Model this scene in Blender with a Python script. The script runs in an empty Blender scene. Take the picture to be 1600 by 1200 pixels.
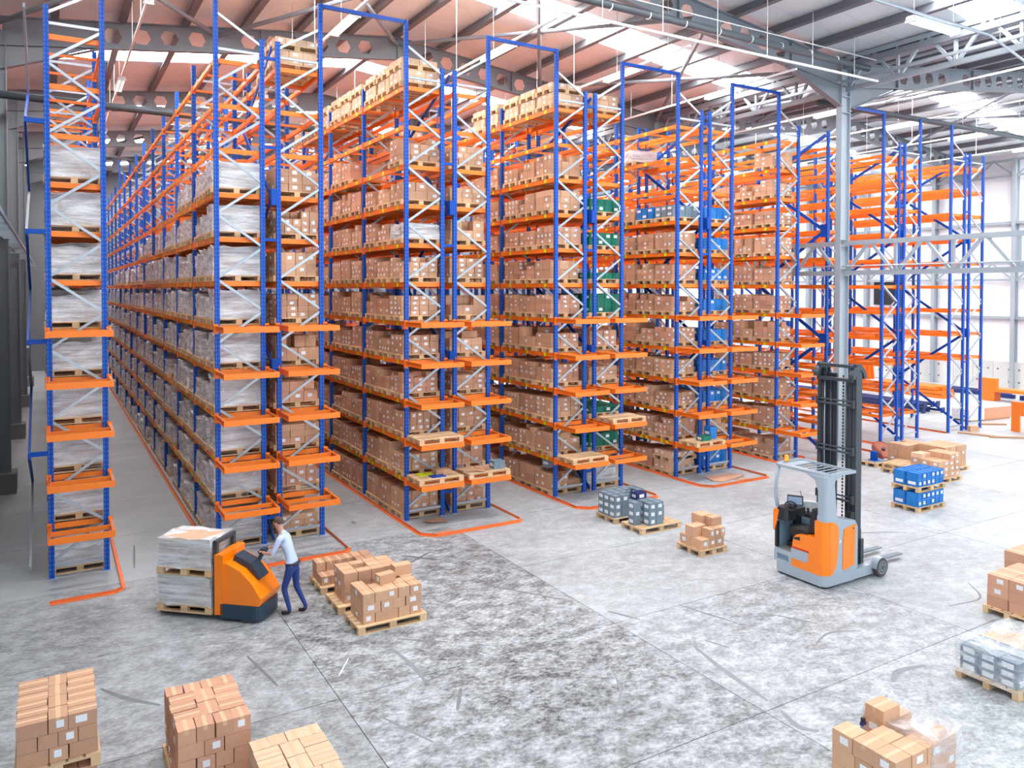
import bpy, math, random
from mathutils import Vector, Matrix
from mathutils.bvhtree import BVHTree
random.seed(7)
PI = math.pi
SC = bpy.context.scene
COL = SC.collection

# ------------------------------------------------------------------ camera, sky, lights, exposure
F_PX, YAW, PITCH, ROLL, SHY, CAM_H = 1214.6, .536405, .0209236, -.00121546, -122.27, 6.4
cam_d = bpy.data.cameras.new('camera')
cam_d.sensor_width = 36
cam_d.lens = F_PX / 1600 * 36
cam_d.shift_y = SHY / 1600
cam_d.clip_end = 400
cam = bpy.data.objects.new('camera', cam_d)
cam.location = (0, 0, CAM_H)
cam.rotation_euler = (Matrix.Rotation(-YAW, 3, 'Z') @ Matrix.Rotation(PI / 2 - PITCH, 3, 'X') @ Matrix.Rotation(-ROLL, 3, 'Z')).to_euler()
COL.objects.link(cam)
SC.camera = cam
SC.view_settings.view_transform = 'Standard'
SC.view_settings.look = 'None'
SC.view_settings.gamma = 1
SC.view_settings.use_curve_mapping = False
SC.view_settings.exposure = 0.3
SC.cycles.max_bounces = 7
SC.cycles.diffuse_bounces = 4
SC.cycles.glossy_bounces = 2
SC.cycles.transparent_max_bounces = 10
SC.cycles.use_light_tree = True
SC.cycles.caustics_reflective = False
SC.cycles.caustics_refractive = False

world = bpy.data.worlds.new('daylight')
SC.world = world
world.use_nodes = True
bg = world.node_tree.nodes['Background']
bg.inputs[0].default_value = (.86, .93, 1.0, 1)
bg.inputs[1].default_value = 1.6
SKYLIGHT_STRENGTH = 24.0
TUBE_STRENGTH = 2.0


def proj(x, y, z):
    z -= CAM_H
    c, s = math.cos(YAW), math.sin(YAW)
    X = x * c - y * s
    Z = x * s + y * c
    cp, sp = math.cos(PITCH), math.sin(PITCH)
    Z2 = Z * cp - z * sp
    Y2 = z * cp + Z * sp
    cr, sr = math.cos(ROLL), math.sin(ROLL)
    return 800 + F_PX * (X * cr - Y2 * sr) / Z2, 600 - F_PX * (X * sr + Y2 * cr) / Z2 + SHY, Z2


# ------------------------------------------------------------------ materials
def mat(name, col, rough=.5, metal=0., bump=0., bscale=20., var=0., vscale=4., spec=.5, alpha=1., coat=0.):
    m = bpy.data.materials.new(name)
    m.use_nodes = True
    nt = m.node_tree
    b = nt.nodes['Principled BSDF']
    b.inputs['Base Color'].default_value = (*col, 1)
    b.inputs['Roughness'].default_value = rough
    b.inputs['Metallic'].default_value = metal
    b.inputs['Specular IOR Level'].default_value = spec
    b.inputs['Coat Weight'].default_value = coat
    if var or bump:
        tc = nt.nodes.new('ShaderNodeTexCoord')
    if var:
        n = nt.nodes.new('ShaderNodeTexNoise')
        n.inputs['Scale'].default_value = vscale
        n.inputs['Detail'].default_value = 4
        nt.links.new(tc.outputs['Object'], n.inputs['Vector'])
        oi = nt.nodes.new('ShaderNodeObjectInfo')
        ma = nt.nodes.new('ShaderNodeMath')
        ma.operation = 'ADD'
        nt.links.new(n.outputs[0], ma.inputs[0])
        nt.links.new(oi.outputs['Random'], ma.inputs[1])
        mr = nt.nodes.new('ShaderNodeMapRange')
        mr.inputs[1].default_value, mr.inputs[2].default_value = .3, 1.7
        mr.inputs[3].default_value, mr.inputs[4].default_value = 1 - var, 1 + var
        nt.links.new(ma.outputs[0], mr.inputs[0])
        mx = nt.nodes.new('ShaderNodeVectorMath')
        mx.operation = 'SCALE'
        mx.inputs[0].default_value = col
        nt.links.new(mr.outputs[0], mx.inputs['Scale'])
        nt.links.new(mx.outputs[0], b.inputs['Base Color'])
    if bump:
        n2 = nt.nodes.new('ShaderNodeTexNoise')
        n2.inputs['Scale'].default_value = bscale
        n2.inputs['Detail'].default_value = 5
        nt.links.new(tc.outputs['Object'], n2.inputs['Vector'])
        bp = nt.nodes.new('ShaderNodeBump')
        bp.inputs['Strength'].default_value = bump
        bp.inputs['Distance'].default_value = .03
        nt.links.new(n2.outputs[0], bp.inputs['Height'])
        nt.links.new(bp.outputs[0], b.inputs['Normal'])
    return m


def math_node(nt, op, a, b=None, c=None):
    n = nt.nodes.new('ShaderNodeMath')
    n.operation = op
    for i, v in enumerate((a, b, c)):
        if v is None:
            continue
        if isinstance(v, (int, float)):
            n.inputs[i].default_value = v
        else:
            nt.links.new(v, n.inputs[i])
    return n.outputs[0]


def upright_material():
    m = mat('blue_powder_coat', (.0, .075, .42), .42, spec=.3)
    nt = m.node_tree
    b = nt.nodes['Principled BSDF']
    tc = nt.nodes.new('ShaderNodeTexCoord')
    sp = nt.nodes.new('ShaderNodeSeparateXYZ')
    nt.links.new(tc.outputs['Object'], sp.inputs[0])
    fz = math_node(nt, 'FRACT', math_node(nt, 'DIVIDE', sp.outputs[2], .1))
    rowm = math_node(nt, 'LESS_THAN', fz, .42)
    dx = math_node(nt, 'LESS_THAN', math_node(nt, 'ABSOLUTE', math_node(nt, 'SUBTRACT', math_node(nt, 'ABSOLUTE', sp.outputs[0]), .03)), .006)
    dy = math_node(nt, 'LESS_THAN', math_node(nt, 'ABSOLUTE', sp.outputs[1]), .008)
    k = math_node(nt, 'MULTIPLY', rowm, math_node(nt, 'MAXIMUM', dx, dy))
    mx = nt.nodes.new('ShaderNodeMix')
    mx.data_type = 'RGBA'
    mx.inputs['A'].default_value = (.0, .075, .44, 1)
    mx.inputs['B'].default_value = (.25, .33, .55, 1)
    nt.links.new(math_node(nt, 'MULTIPLY', k, .6), mx.inputs['Factor'])
    nt.links.new(mx.outputs['Result'], b.inputs['Base Color'])
    return m


def floor_material():
    m = mat('worn_concrete', (.5, .53, .56), .42, spec=.4)
    nt = m.node_tree
    b = nt.nodes['Principled BSDF']
    g = nt.nodes.new('ShaderNodeNewGeometry')
    oi = nt.nodes.new('ShaderNodeObjectInfo')
    def noise(sc, det=6, rough=.6, stretch=None):
        n = nt.nodes.new('ShaderNodeTexNoise')
        n.inputs['Scale'].default_value = sc
        n.inputs['Detail'].default_value = det
        n.inputs['Roughness'].default_value = rough
        if stretch:
            mp = nt.nodes.new('ShaderNodeMapping')
            mp.inputs['Scale'].default_value = stretch
            mp.inputs['Rotation'].default_value = (0, 0, .5)
            nt.links.new(g.outputs['Position'], mp.inputs[0])
            nt.links.new(mp.outputs[0], n.inputs['Vector'])
        else:
            nt.links.new(g.outputs['Position'], n.inputs['Vector'])
        return n.outputs[0]
    big = noise(.35, 5, .6)
    mid = noise(2.4, 9, .76, (1, 1.35, 1))
    fine = noise(11, 7, .75, (1, 1.4, 1))
    rm = nt.nodes.new('ShaderNodeMapRange')
    rm.inputs[1].default_value, rm.inputs[2].default_value = .42, .60
    rm.inputs[3].default_value, rm.inputs[4].default_value = 0, 1
    nt.links.new(mid, rm.inputs[0])
    rf = nt.nodes.new('ShaderNodeMapRange')
    rf.inputs[1].default_value, rf.inputs[2].default_value = .42, .6
    nt.links.new(fine, rf.inputs[0])
    rb = nt.nodes.new('ShaderNodeMapRange')
    rb.inputs[1].default_value, rb.inputs[2].default_value = .35, .65
    nt.links.new(big, rb.inputs[0])
    patch = math_node(nt, 'ADD', math_node(nt, 'MULTIPLY', rm.outputs[0], .6), math_node(nt, 'MULTIPLY', rf.outputs[0], .4))
    # wear: the slabs' own shade comes in as the object colour (red channel), blotch strength as the green channel
    sc = nt.nodes.new('ShaderNodeSeparateColor')
    nt.links.new(oi.outputs['Color'], sc.inputs[0])
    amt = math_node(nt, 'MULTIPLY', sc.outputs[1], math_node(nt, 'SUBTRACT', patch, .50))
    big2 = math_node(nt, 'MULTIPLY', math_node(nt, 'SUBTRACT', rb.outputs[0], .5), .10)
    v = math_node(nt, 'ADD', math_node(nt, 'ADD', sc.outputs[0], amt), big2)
    cmb = nt.nodes.new('ShaderNodeVectorMath')
    cmb.operation = 'SCALE'
    cmb.inputs[0].default_value = (.93, .985, 1.04)
    nt.links.new(v, cmb.inputs['Scale'])
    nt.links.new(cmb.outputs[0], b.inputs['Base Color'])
    rr = math_node(nt, 'ADD', .3, math_node(nt, 'MULTIPLY', patch, .3))
    nt.links.new(rr, b.inputs['Roughness'])
    return m


def film_material(name, density, col=(.90, .91, .93)):
    m = bpy.data.materials.new(name)
    m.use_nodes = True
    nt = m.node_tree
    b = nt.nodes['Principled BSDF']
    out = nt.nodes['Material Output']
    b.inputs['Base Color'].default_value = (*col, 1)
    b.inputs['Roughness'].default_value = .28
    b.inputs['Specular IOR Level'].default_value = .9
    tr = nt.nodes.new('ShaderNodeBsdfTransparent')
    tr.inputs[0].default_value = (.95, .96, .97, 1)
    mix = nt.nodes.new('ShaderNodeMixShader')
    tc = nt.nodes.new('ShaderNodeTexCoord')
    mp = nt.nodes.new('ShaderNodeMapping')
    mp.inputs['Scale'].default_value = (1.0, 1.6, 4.5)
    nt.links.new(tc.outputs['Object'], mp.inputs[0])
    oi = nt.nodes.new('ShaderNodeObjectInfo')
    n = nt.nodes.new('ShaderNodeTexNoise')
    n.noise_dimensions = '4D'
    n.inputs['Scale'].default_value = 1.15
    n.inputs['Detail'].default_value = 5
    n.inputs['Roughness'].default_value = .7
    nt.links.new(mp.outputs[0], n.inputs['Vector'])
    nt.links.new(math_node(nt, 'MULTIPLY', oi.outputs['Random'], 37.), n.inputs['W'])
    r = nt.nodes.new('ShaderNodeMapRange')
    r.inputs[1].default_value, r.inputs[2].default_value = .36, .62
    r.inputs[3].default_value, r.inputs[4].default_value = max(0, density - .3), min(1, density + .3)
    nt.links.new(n.outputs[0], r.inputs[0])
    nt.links.new(r.outputs[0], mix.inputs[0])
    nt.links.new(tr.outputs[0], mix.inputs[1])
    nt.links.new(b.outputs[0], mix.inputs[2])
    nt.links.new(mix.outputs[0], out.inputs[0])
    bp = nt.nodes.new('ShaderNodeBump')
    bp.inputs['Strength'].default_value = 1
    bp.inputs['Distance'].default_value = .05
    nt.links.new(n.outputs[0], bp.inputs['Height'])
    nt.links.new(bp.outputs[0], b.inputs['Normal'])
    return m


def attr_card_material():
    m = mat('cardboard_mass', (.5, .3, .17), .75, spec=.2)
    nt = m.node_tree
    at = nt.nodes.new('ShaderNodeAttribute')
    at.attribute_name = 'tint'
    nt.links.new(at.outputs['Color'], nt.nodes['Principled BSDF'].inputs['Base Color'])
    return m


def emission(name, col, st):
    m = bpy.data.materials.new(name)
    m.use_nodes = True
    nt = m.node_tree
    nt.nodes.remove(nt.nodes['Principled BSDF'])
    e = nt.nodes.new('ShaderNodeEmission')
    e.inputs[0].default_value = (*col, 1)
    e.inputs[1].default_value = st
    nt.links.new(e.outputs[0], nt.nodes['Material Output'].inputs[0])
    return m


def label_material():
    m = mat('paper_label', (.82, .84, .88), .6)
    nt = m.node_tree
    b = nt.nodes['Principled BSDF']
    tc = nt.nodes.new('ShaderNodeTexCoord')
    mp = nt.nodes.new('ShaderNodeMapping')
    mp.inputs['Scale'].default_value = (14, 14, 40)
    nt.links.new(tc.outputs['Object'], mp.inputs[0])
    n = nt.nodes.new('ShaderNodeTexNoise')
    n.inputs['Scale'].default_value = 1.
    nt.links.new(mp.outputs[0], n.inputs['Vector'])
    r = nt.nodes.new('ShaderNodeMapRange')
    r.inputs[1].default_value, r.inputs[2].default_value = .58, .62
    nt.links.new(n.outputs[0], r.inputs[0])
    mx = nt.nodes.new('ShaderNodeMix')
    mx.data_type = 'RGBA'
    mx.inputs['A'].default_value = (.84, .86, .90, 1)
    mx.inputs['B'].default_value = (.36, .42, .52, 1)
    nt.links.new(r.outputs[0], mx.inputs['Factor'])
    nt.links.new(mx.outputs['Result'], b.inputs['Base Color'])
    return m


TONES = {'tan': (.62, .37, .235), 'brown': (.54, .31, .20), 'pale': (.70, .47, .32), 'reddish': (.58, .32, .215)}
M = {
    'blue': upright_material(), 'plainblue': mat('blue_steel', (.0, .065, .40), .42, spec=.3),
    'darkblue': mat('dark_blue_steel', (.01, .03, .16), .4),
    'orange': mat('orange_powder_coat', (.90, .205, .015), .42, var=.08, vscale=1.5),
    'railorange': mat('orange_floor_rail', (.70, .16, .04), .5, var=.25, vscale=3),
    'galv': mat('galvanised_steel', (.42, .48, .54), .36, .5, var=.15, vscale=6),
    'tag': mat('yellow_green_tag', (.62, .80, .0), .5),
    'wood': mat('pallet_wood', (.66, .45, .26), .75, var=.22, vscale=7, bump=.15, bscale=30),
    'paint_line': mat('steel_plate', (.35, .42, .6), .5),
    'label': label_material(), 'tape': mat('parcel_tape', (.64, .42, .25), .35),
    'cardmass': attr_card_material(),
    'film': film_material('stretch_film', .70, (.80, .82, .86)), 'clearfilm': film_material('clear_stretch_film', .24, (.85, .87, .9)),
    'floor': floor_material(), 'joint': mat('floor_joint', (.16, .16, .16), .9),
    'mark': mat('tyre_rubber_mark', (.21, .22, .24), .7, var=.3, vscale=5),
    'roofsheet': mat('roof_liner_sheet', (.78, .86, .90), .5, var=.06, vscale=.6),
    'steel': mat('grey_blue_steel', (.20, .225, .26), .5, var=.12, vscale=1.),
    'purlin': mat('purlin_steel', (.15, .16, .19), .5),
    'lightsteel': mat('light_grey_steel', (.33, .38, .43), .4, var=.05, vscale=1.),
    'skylight': emission('skylight_sheet', (1, .99, .97), SKYLIGHT_STRENGTH),
    'tube': emission('light_tube', (1, .98, .94), TUBE_STRENGTH),
    'white': mat('white_enamel', (.8, .82, .82), .4), 'rod': mat('hanger_rod', (.65, .66, .66), .4, .3),
    'pipe': mat('dark_drain_pipe', (.07, .085, .10), .4),
    'wallwhite': mat('white_wall_panel', (.86, .88, .92), .5), 'walldark': mat('grey_wall_panel', (.17, .18, .20), .6),
    'plinth': mat('precast_concrete', (.62, .63, .62), .8, var=.12, vscale=3), 'darkplinth': mat('column_base_concrete', (.2, .2, .2), .8),
    'greycrate': mat('grey_blue_plastic', (.19, .26, .32), .4, var=.15, vscale=3), 'bluecrate': mat('blue_plastic', (.01, .19, .58), .4, var=.15, vscale=3),
    'greencrate': mat('green_plastic', (.0, .16, .10), .45, var=.15, vscale=3), 'navycrate': mat('navy_plastic', (.012, .02, .14), .4),
    'truckgrey': mat('truck_grey_paint', (.36, .43, .50), .32, coat=.3), 'truckorange': mat('truck_orange_paint', (1.0, .235, .0), .3, coat=.4),
    'truckdark': mat('mast_dark_grey', (.055, .068, .082), .4, .2), 'blackplastic': mat('black_plastic', (.018, .02, .024), .45),
    'seat': mat('black_vinyl', (.02, .02, .022), .55), 'rubber': mat('rubber_tyre', (.09, .07, .07), .6), 'rim': mat('grey_rim', (.17, .22, .26), .4),
    'screen': mat('screen_glass', (.42, .55, .75), .2), 'panelblue': mat('pale_blue_panel', (.20, .32, .42), .4), 'mat': mat('rubber_floor_mat', (.20, .22, .20), .8),
    'reddisc': mat('rusty_red_paint', (.32, .07, .03), .55, var=.2), 'beacon': mat('amber_beacon', (1, .35, .02), .2), 'redline': mat('red_stripe', (.6, .03, .01), .4),
    'skin': mat('skin', (.62, .34, .25), .5), 'shirt': mat('light_blue_cotton', (.50, .60, .80), .8), 'jeans': mat('dark_blue_denim', (.02, .05, .22), .8),
    'hair': mat('brown_hair', (.09, .045, .03), .7), 'shoe': mat('dark_shoe_leather', (.02, .02, .02), .5), 'eye': mat('eye', (.03, .02, .02), .2),
    'lip': mat('lip', (.45, .14, .12), .5), 'navytruck': mat('navy_truck_base', (.02, .045, .075), .4), 'pinkwrap': mat('pink_terracotta_wrap', (.80, .30, .17), .5, var=.1),
    'bundlewood': mat('rough_timber', (.42, .25, .14), .85, var=.2),
}
for k, c in TONES.items():
    M[k] = mat('cardboard_' + k, c, .72, var=.13, vscale=2.5, spec=.25)


# ------------------------------------------------------------------ mesh helpers
class MB:
    def __init__(s):
        s.v, s.f, s.m, s.mats = [], [], [], []

    def mi(s, m):
        if m not in s.mats:
            s.mats.append(m)
        return s.mats.index(m)

    def add(s, vs, fs, m, T=None):
        o = len(s.v)
        if T is not None:
            vs = [tuple(T @ Vector(p)) for p in vs]
        s.v += vs
        k = s.mi(m)
        for f in fs:
            s.f.append(tuple(i + o for i in f))
            s.m.append(k)
        return s

    def box(s, x0, y0, z0, x1, y1, z1, m, T=None):
        vs = [(x0, y0, z0), (x1, y0, z0), (x1, y1, z0), (x0, y1, z0), (x0, y0, z1), (x1, y0, z1), (x1, y1, z1), (x0, y1, z1)]
        return s.add(vs, [(0, 3, 2, 1), (4, 5, 6, 7), (0, 1, 5, 4), (1, 2, 6, 5), (2, 3, 7, 6), (3, 0, 4, 7)], m, T)

    def prism(s, pts, a0, a1, m, axis='z', T=None, taper=None):
        """extrude polygon pts (2D, ccw) between a0 and a1 along axis; taper=(sx,sy,cx,cy) scales the far end"""
        n = len(pts)
        p2 = pts
        if taper:
            sx, sy, cx, cy = taper
            p2 = [(cx + (p[0] - cx) * sx, cy + (p[1] - cy) * sy) for p in pts]
        f3 = {'z': lambda p, a: (p[0], p[1], a), 'y': lambda p, a: (p[0], a, p[1]), 'x': lambda p, a: (a, p[0], p[1])}[axis]
        vs = [f3(p, a0) for p in pts] + [f3(p, a1) for p in p2]
        fs = [tuple(range(n))[::-1], tuple(range(n, 2 * n))] + [(i, (i + 1) % n, n + (i + 1) % n, n + i) for i in range(n)]
        return s.add(vs, fs, m, T)

    def tube(s, pts, r, m, n=8, cap=True):
        pts = [Vector(p) for p in pts]
        rs = r if isinstance(r, (list, tuple)) else [r] * len(pts)
        vs, fs = [], []
        for i, p in enumerate(pts):
            d = (pts[min(i + 1, len(pts) - 1)] - pts[max(i - 1, 0)]).normalized()
            up = Vector((0, 0, 1)) if abs(d.z) < .95 else Vector((1, 0, 0))
            a = d.cross(up).normalized()
            b = d.cross(a)
            for k in range(n):
                t = 2 * PI * k / n
                vs.append(tuple(p + (a * math.cos(t) + b * math.sin(t)) * rs[i]))
        for i in range(len(pts) - 1):
            for k in range(n):
                fs.append((i * n + k, i * n + (k + 1) % n, (i + 1) * n + (k + 1) % n, (i + 1) * n + k))
        if cap:
            fs.append(tuple(range(n))[::-1])
            fs.append(tuple(range((len(pts) - 1) * n, len(pts) * n)))
        return s.add(vs, fs, m)

    def bar(s, a, b, w, h, m, up=(0, 0, 1)):
        a, b = Vector(a), Vector(b)
        d = b - a
        L = d.length
        d.normalize()
        u = Vector(up)
        sdir = d.cross(u).normalized()
        u = sdir.cross(d).normalized()
        T = Matrix(((sdir.x, d.x, u.x, a.x), (sdir.y, d.y, u.y, a.y), (sdir.z, d.z, u.z, a.z), (0, 0, 0, 1)))
        return s.box(-w / 2, 0, -h / 2, w / 2, L, h / 2, m, T)

    def lathe(s, prof, m, n=20, T=None):
        """prof: list of (r,z) around z"""
        vs, fs = [], []
        for r, z in prof:
            for k in range(n):
                t = 2 * PI * k / n
                vs.append((r * math.cos(t), r * math.sin(t), z))
        for i in range(len(prof) - 1):
            for k in range(n):
                fs.append((i * n + k, i * n + (k + 1) % n, (i + 1) * n + (k + 1) % n, (i + 1) * n + k))
        fs.append(tuple(range(n))[::-1])
        fs.append(tuple(range((len(prof) - 1) * n, len(prof) * n)))
        return s.add(vs, fs, m, T)

    def mesh(s, name, smooth=False):
        me = bpy.data.meshes.new(name)
        me.from_pydata(s.v, [], s.f)
        for m in s.mats:
            me.materials.append(M[m])
        me.polygons.foreach_set('material_index', s.m)
        if smooth:
            me.polygons.foreach_set('use_smooth', [True] * len(s.f))
        me.update()
        return me

    def build(s, name, parent=None, smooth=False, **props):
        return ob(name, s.mesh(name, smooth), parent, **props)


def ob(name, me, parent=None, loc=None, rz=0, scale=None, **props):
    o = bpy.data.objects.new(name, me)
    COL.objects.link(o)
    if parent is not None:
        o.parent = parent
    if loc is not None:
        o.location = loc
    if rz:
        o.rotation_euler = (0, 0, rz)
    if scale is not None:
        o.scale = scale
    for k, v in props.items():
        if v is not None:
            o[k] = v
    return o


def thing(name, label, cat, loc=(0, 0, 0), rz=0, group=None):
    return ob(name, None, None, loc, rz, label=label, category=cat, group=group)


def bevel_box(x0, y0, z0, x1, y1, z1, b, m):
    """box with chamfered vertical edges and top edges"""
    mb = MB()
    p = [(x0 + b, y0), (x1 - b, y0), (x1, y0 + b), (x1, y1 - b), (x1 - b, y1), (x0 + b, y1), (x0, y1 - b), (x0, y0 + b)]
    q = [(x0 + b * 1.4, y0 + b), (x1 - b * 1.4, y0 + b), (x1 - b, y0 + b * 1.4), (x1 - b, y1 - b * 1.4), (x1 - b * 1.4, y1 - b), (x0 + b * 1.4, y1 - b), (x0 + b, y1 - b * 1.4), (x0 + b, y0 + b * 1.4)]
    vs = [(*a, z0) for a in p] + [(*a, z1 - b) for a in p] + [(*a, z1) for a in q]
    fs = [tuple(range(8))[::-1], tuple(range(16, 24))]
    for l in (0, 8):
        fs += [(l + i, l + (i + 1) % 8, l + 8 + (i + 1) % 8, l + 8 + i) for i in range(8)]
    return mb.add(vs, fs, m)


def rounded(x0, y0, x1, y1, r, n=4, corners=(1, 1, 1, 1)):
    pts = []
    for (cx, cy, a), on in zip(((x0, y0, PI), (x1, y0, 1.5 * PI), (x1, y1, 0), (x0, y1, .5 * PI)), corners):
        sx = 1 if cx == x0 else -1
        sy = 1 if cy == y0 else -1
        if not on:
            pts.append((cx, cy))
            continue
        for k in range(n + 1):
            t = a + PI / 2 * k / n
            pts.append((cx + sx * r + r * math.cos(t), cy + sy * r + r * math.sin(t)))
    return pts


# ------------------------------------------------------------------ floor
floor = ob('floor', None, label='worn grey concrete warehouse floor cut into large slabs', kind='structure')
MB().box(-1.9, -6, -.3, 53.2, 72, -.03, 'joint').build('floor_bed', floor)
gx = [-1.9 + 0, 3.83, 9.26, 14.79, 20.3, 25.8, 31.3, 36.8, 42.3, 47.8, 53.2]
gy = [-6.3, -2.8, .8, 4.45, 8.06, 11.7, 15.2, 18.8] + [18.8 + 3.6 * k for k in range(1, 16)]
for i in range(len(gx) - 1):
    for j in range(len(gy) - 1):
        g = .007
        m = bpy.data.meshes.get('floor_slab_%d_%d' % (i, j))
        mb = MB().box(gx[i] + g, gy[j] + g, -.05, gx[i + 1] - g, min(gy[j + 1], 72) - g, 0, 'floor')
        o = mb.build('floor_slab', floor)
        xm, ym = (gx[i] + gx[i + 1]) / 2, (gy[j] + gy[j + 1]) / 2
        # shade of the slab itself and strength of its blotches
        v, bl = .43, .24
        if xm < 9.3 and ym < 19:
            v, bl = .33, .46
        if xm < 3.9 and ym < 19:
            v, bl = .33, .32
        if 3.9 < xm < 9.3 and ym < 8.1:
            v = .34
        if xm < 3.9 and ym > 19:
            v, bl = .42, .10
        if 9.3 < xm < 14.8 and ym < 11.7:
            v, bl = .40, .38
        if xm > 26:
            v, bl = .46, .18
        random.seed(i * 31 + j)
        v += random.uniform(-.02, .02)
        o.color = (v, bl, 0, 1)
random.seed(11)


def mark(pts, w):
    """tyre mark: a thin curved strip lying on the floor"""
    P = [Vector((*p, 0)) for p in pts]
    Q = []
    for i in range(len(P) - 1):
        for k in range(5):
            t = k / 5
            Q.append(P[i].lerp(P[i + 1], t))
    Q.append(P[-1])
    for _ in range(4):
        Q = [Q[0]] + [(Q[i - 1] + Q[i] * 2 + Q[i + 1]) / 4 for i in range(1, len(Q) - 1)] + [Q[-1]]
    vs = []
    n = len(Q)
    for i, q in enumerate(Q):
        d = (Q[min(i + 1, n - 1)] - Q[max(i - 1, 0)]).normalized()
        s = Vector((-d.y, d.x, 0))
        ww = w * (.35 + .65 * math.sin(PI * (i + .5) / n))
        vs += [tuple(q + s * ww / 2 + Vector((0, 0, .002))), tuple(q - s * ww / 2 + Vector((0, 0, .002))), tuple(q + s * ww / 2), tuple(q - s * ww / 2)]
    fs = []
    for i in range(n - 1):
        a, b = 4 * i, 4 * i + 4
        fs += [(a, a + 1, b + 1, b), (a + 1, a + 3, b + 3, b + 1), (a + 2, a, b, b + 2)]
    MB().add(vs, fs, 'mark').build('tyre_mark', floor)


for pts, w in [([(.64, 13.95), (.95, 13.41), (1.4, 12.93)], .09), ([(5.18, 12.89), (5.25, 12.11), (5.21, 11.51)], .09), ([(5.61, 11.03), (5.27, 10.47)], .07),
               ([(8.33, 12.3), (8.54, 12.0)], .06), ([(9.88, 10.2), (9.70, 9.4), (9.62, 8.83), (9.55, 8.25)], .10), ([(10.92, 11.73), (11.1, 11.1), (11.32, 10.41)], .04),
               ([(9.49, 12.21), (9.78, 11.58)], .06), ([(10.22, 10.3), (10.39, 9.84)], .05), ([(11.87, 9.17), (12.46, 9.38), (13.02, 9.08)], .05),
               ([(11.76, 7.61), (12.17, 7.82), (12.76, 7.68)], .12), ([(9.5, 7.96), (9.33, 7.5), (9.53, 7.3)], .10), ([(5.4, 13.2), (6.15, 12.61)], .06),
               ([(7.18, 17.33), (7.91, 16.54)], .07), ([(7.17, 16.73), (7.92, 17.21)], .07), ([(7.1, 20.55), (7.11, 20.34)], .12), ([(12.2, 10.4), (12.6, 9.7)], .05),
               ([(15.6, 8.9), (16.6, 8.7), (17.2, 9.4)], .04), ([(8.1, 14.6), (9.0, 13.2)], .05), ([(16.5, 12.8), (18.2, 12.9), (19.4, 12.2)], .04), ([(6.6, 15.9), (7.6, 15.2)], .05),
               ([(4.2, 10.9), (4.6, 9.9)], .05), ([(7.0, 9.0), (7.8, 9.6), (8.2, 10.6)], .04), ([(1.6, 19.6), (1.75, 21.4)], .05), ([(2.9, 13.9), (3.1, 12.6)], .06)]:
    mark(pts, w)

# ------------------------------------------------------------------ roof: sheets, skylights, purlins, castellated beams
EAVE, SL = 15.12, .117
RIDGES = (12.0, 39.4)


def roof_z(x):
    R = RIDGES[0] if x < 25.7 else RIDGES[1]
    return EAVE + SL * (13.7 - abs(x - R))


ceiling = ob('ceiling', None, label='pitched warehouse roof with pale liner sheets between dark purlins', kind='structure')
NP = 14
xs = [-1.7 + 27.4 * k / NP for k in range(2 * NP + 1)]
SKY = [(12.7, 14.2), (22.5, 24.4), (33.7, 35.2), (44.2, 45.7), (54.6, 56.1), (65, 66.5)]
segs, yprev = [], 5.0
for a, b in SKY:
    segs += [(yprev, a, 0), (a, b, 1)]
    yprev = b
segs.append((yprev, 72, 0))
for i in range(2 * NP):
    x0, x1 = xs[i], xs[i + 1]
    e = .001
    z0, z1 = roof_z(x0 + e), roof_z(x1 - e)
    for a, b, s in segs:
        mb = MB()
        if s:
            z0s, z1s = z0 + .03, z1 + .03
            mb.add([(x0, a, z0s), (x1, a, z1s), (x1, b, z1s), (x0, b, z0s), (x0, a, z0s + .03), (x1, a, z1s + .03), (x1, b, z1s + .03), (x0, b, z0s + .03)],
                   [(0, 3, 2, 1), (4, 5, 6, 7), (0, 1, 5, 4), (1, 2, 6, 5), (2, 3, 7, 6), (3, 0, 4, 7)], 'skylight')
            mb.build('skylight_panel', ceiling)
        else:
            vs, fs = [], []
            n = max(1, int((b - a) / 1.04))
            for k in range(n):   # liner trays with small lips between them
                ya, yb = a + (b - a) * k / n + .006, a + (b - a) * (k + 1) / n - .006
                o = len(vs)
                vs += [(x0, ya, z0), (x1, ya, z1), (x1, yb, z1), (x0, yb, z0), (x0, ya, z0 + .05), (x1, ya, z1 + .05), (x1, yb, z1 + .05), (x0, yb, z0 + .05)]
                fs += [tuple(o + q for q in f) for f in [(0, 3, 2, 1), (4, 5, 6, 7), (0, 1, 5, 4), (1, 2, 6, 5), (2, 3, 7, 6), (3, 0, 4, 7)]]
            vs += [(x0, a, z0 + .05), (x1, a, z1 + .05), (x1, b, z1 + .05), (x0, b, z0 + .05)]
            o = len(vs) - 4
            fs.append((o, o + 1, o + 2, o + 3))
            mb.add(vs, fs, 'roofsheet').build('liner_sheet', ceiling)
for i, x in enumerate(xs):
    z = roof_z(x if x < 53 else x - .01)
    if i % NP == 0 and i != NP:
        continue
    sx = .035
    mb = MB()
    mb.box(x - .06, 5, z - .28, x + .06, 72, z - .01, 'purlin')
    mb.box(x - .15, 5, z - .30, x + .08, 72, z - .275, 'purlin')
    mb.box(x - .05, 5, z - .03, x + .10, 72, z - .008, 'purlin')
    if i == NP:   # valley beam
        mb.box(x - .22, 5, z - .5, x + .22, 72, z - .28, 'steel')
    mb.build('purlin', ceiling)


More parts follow.
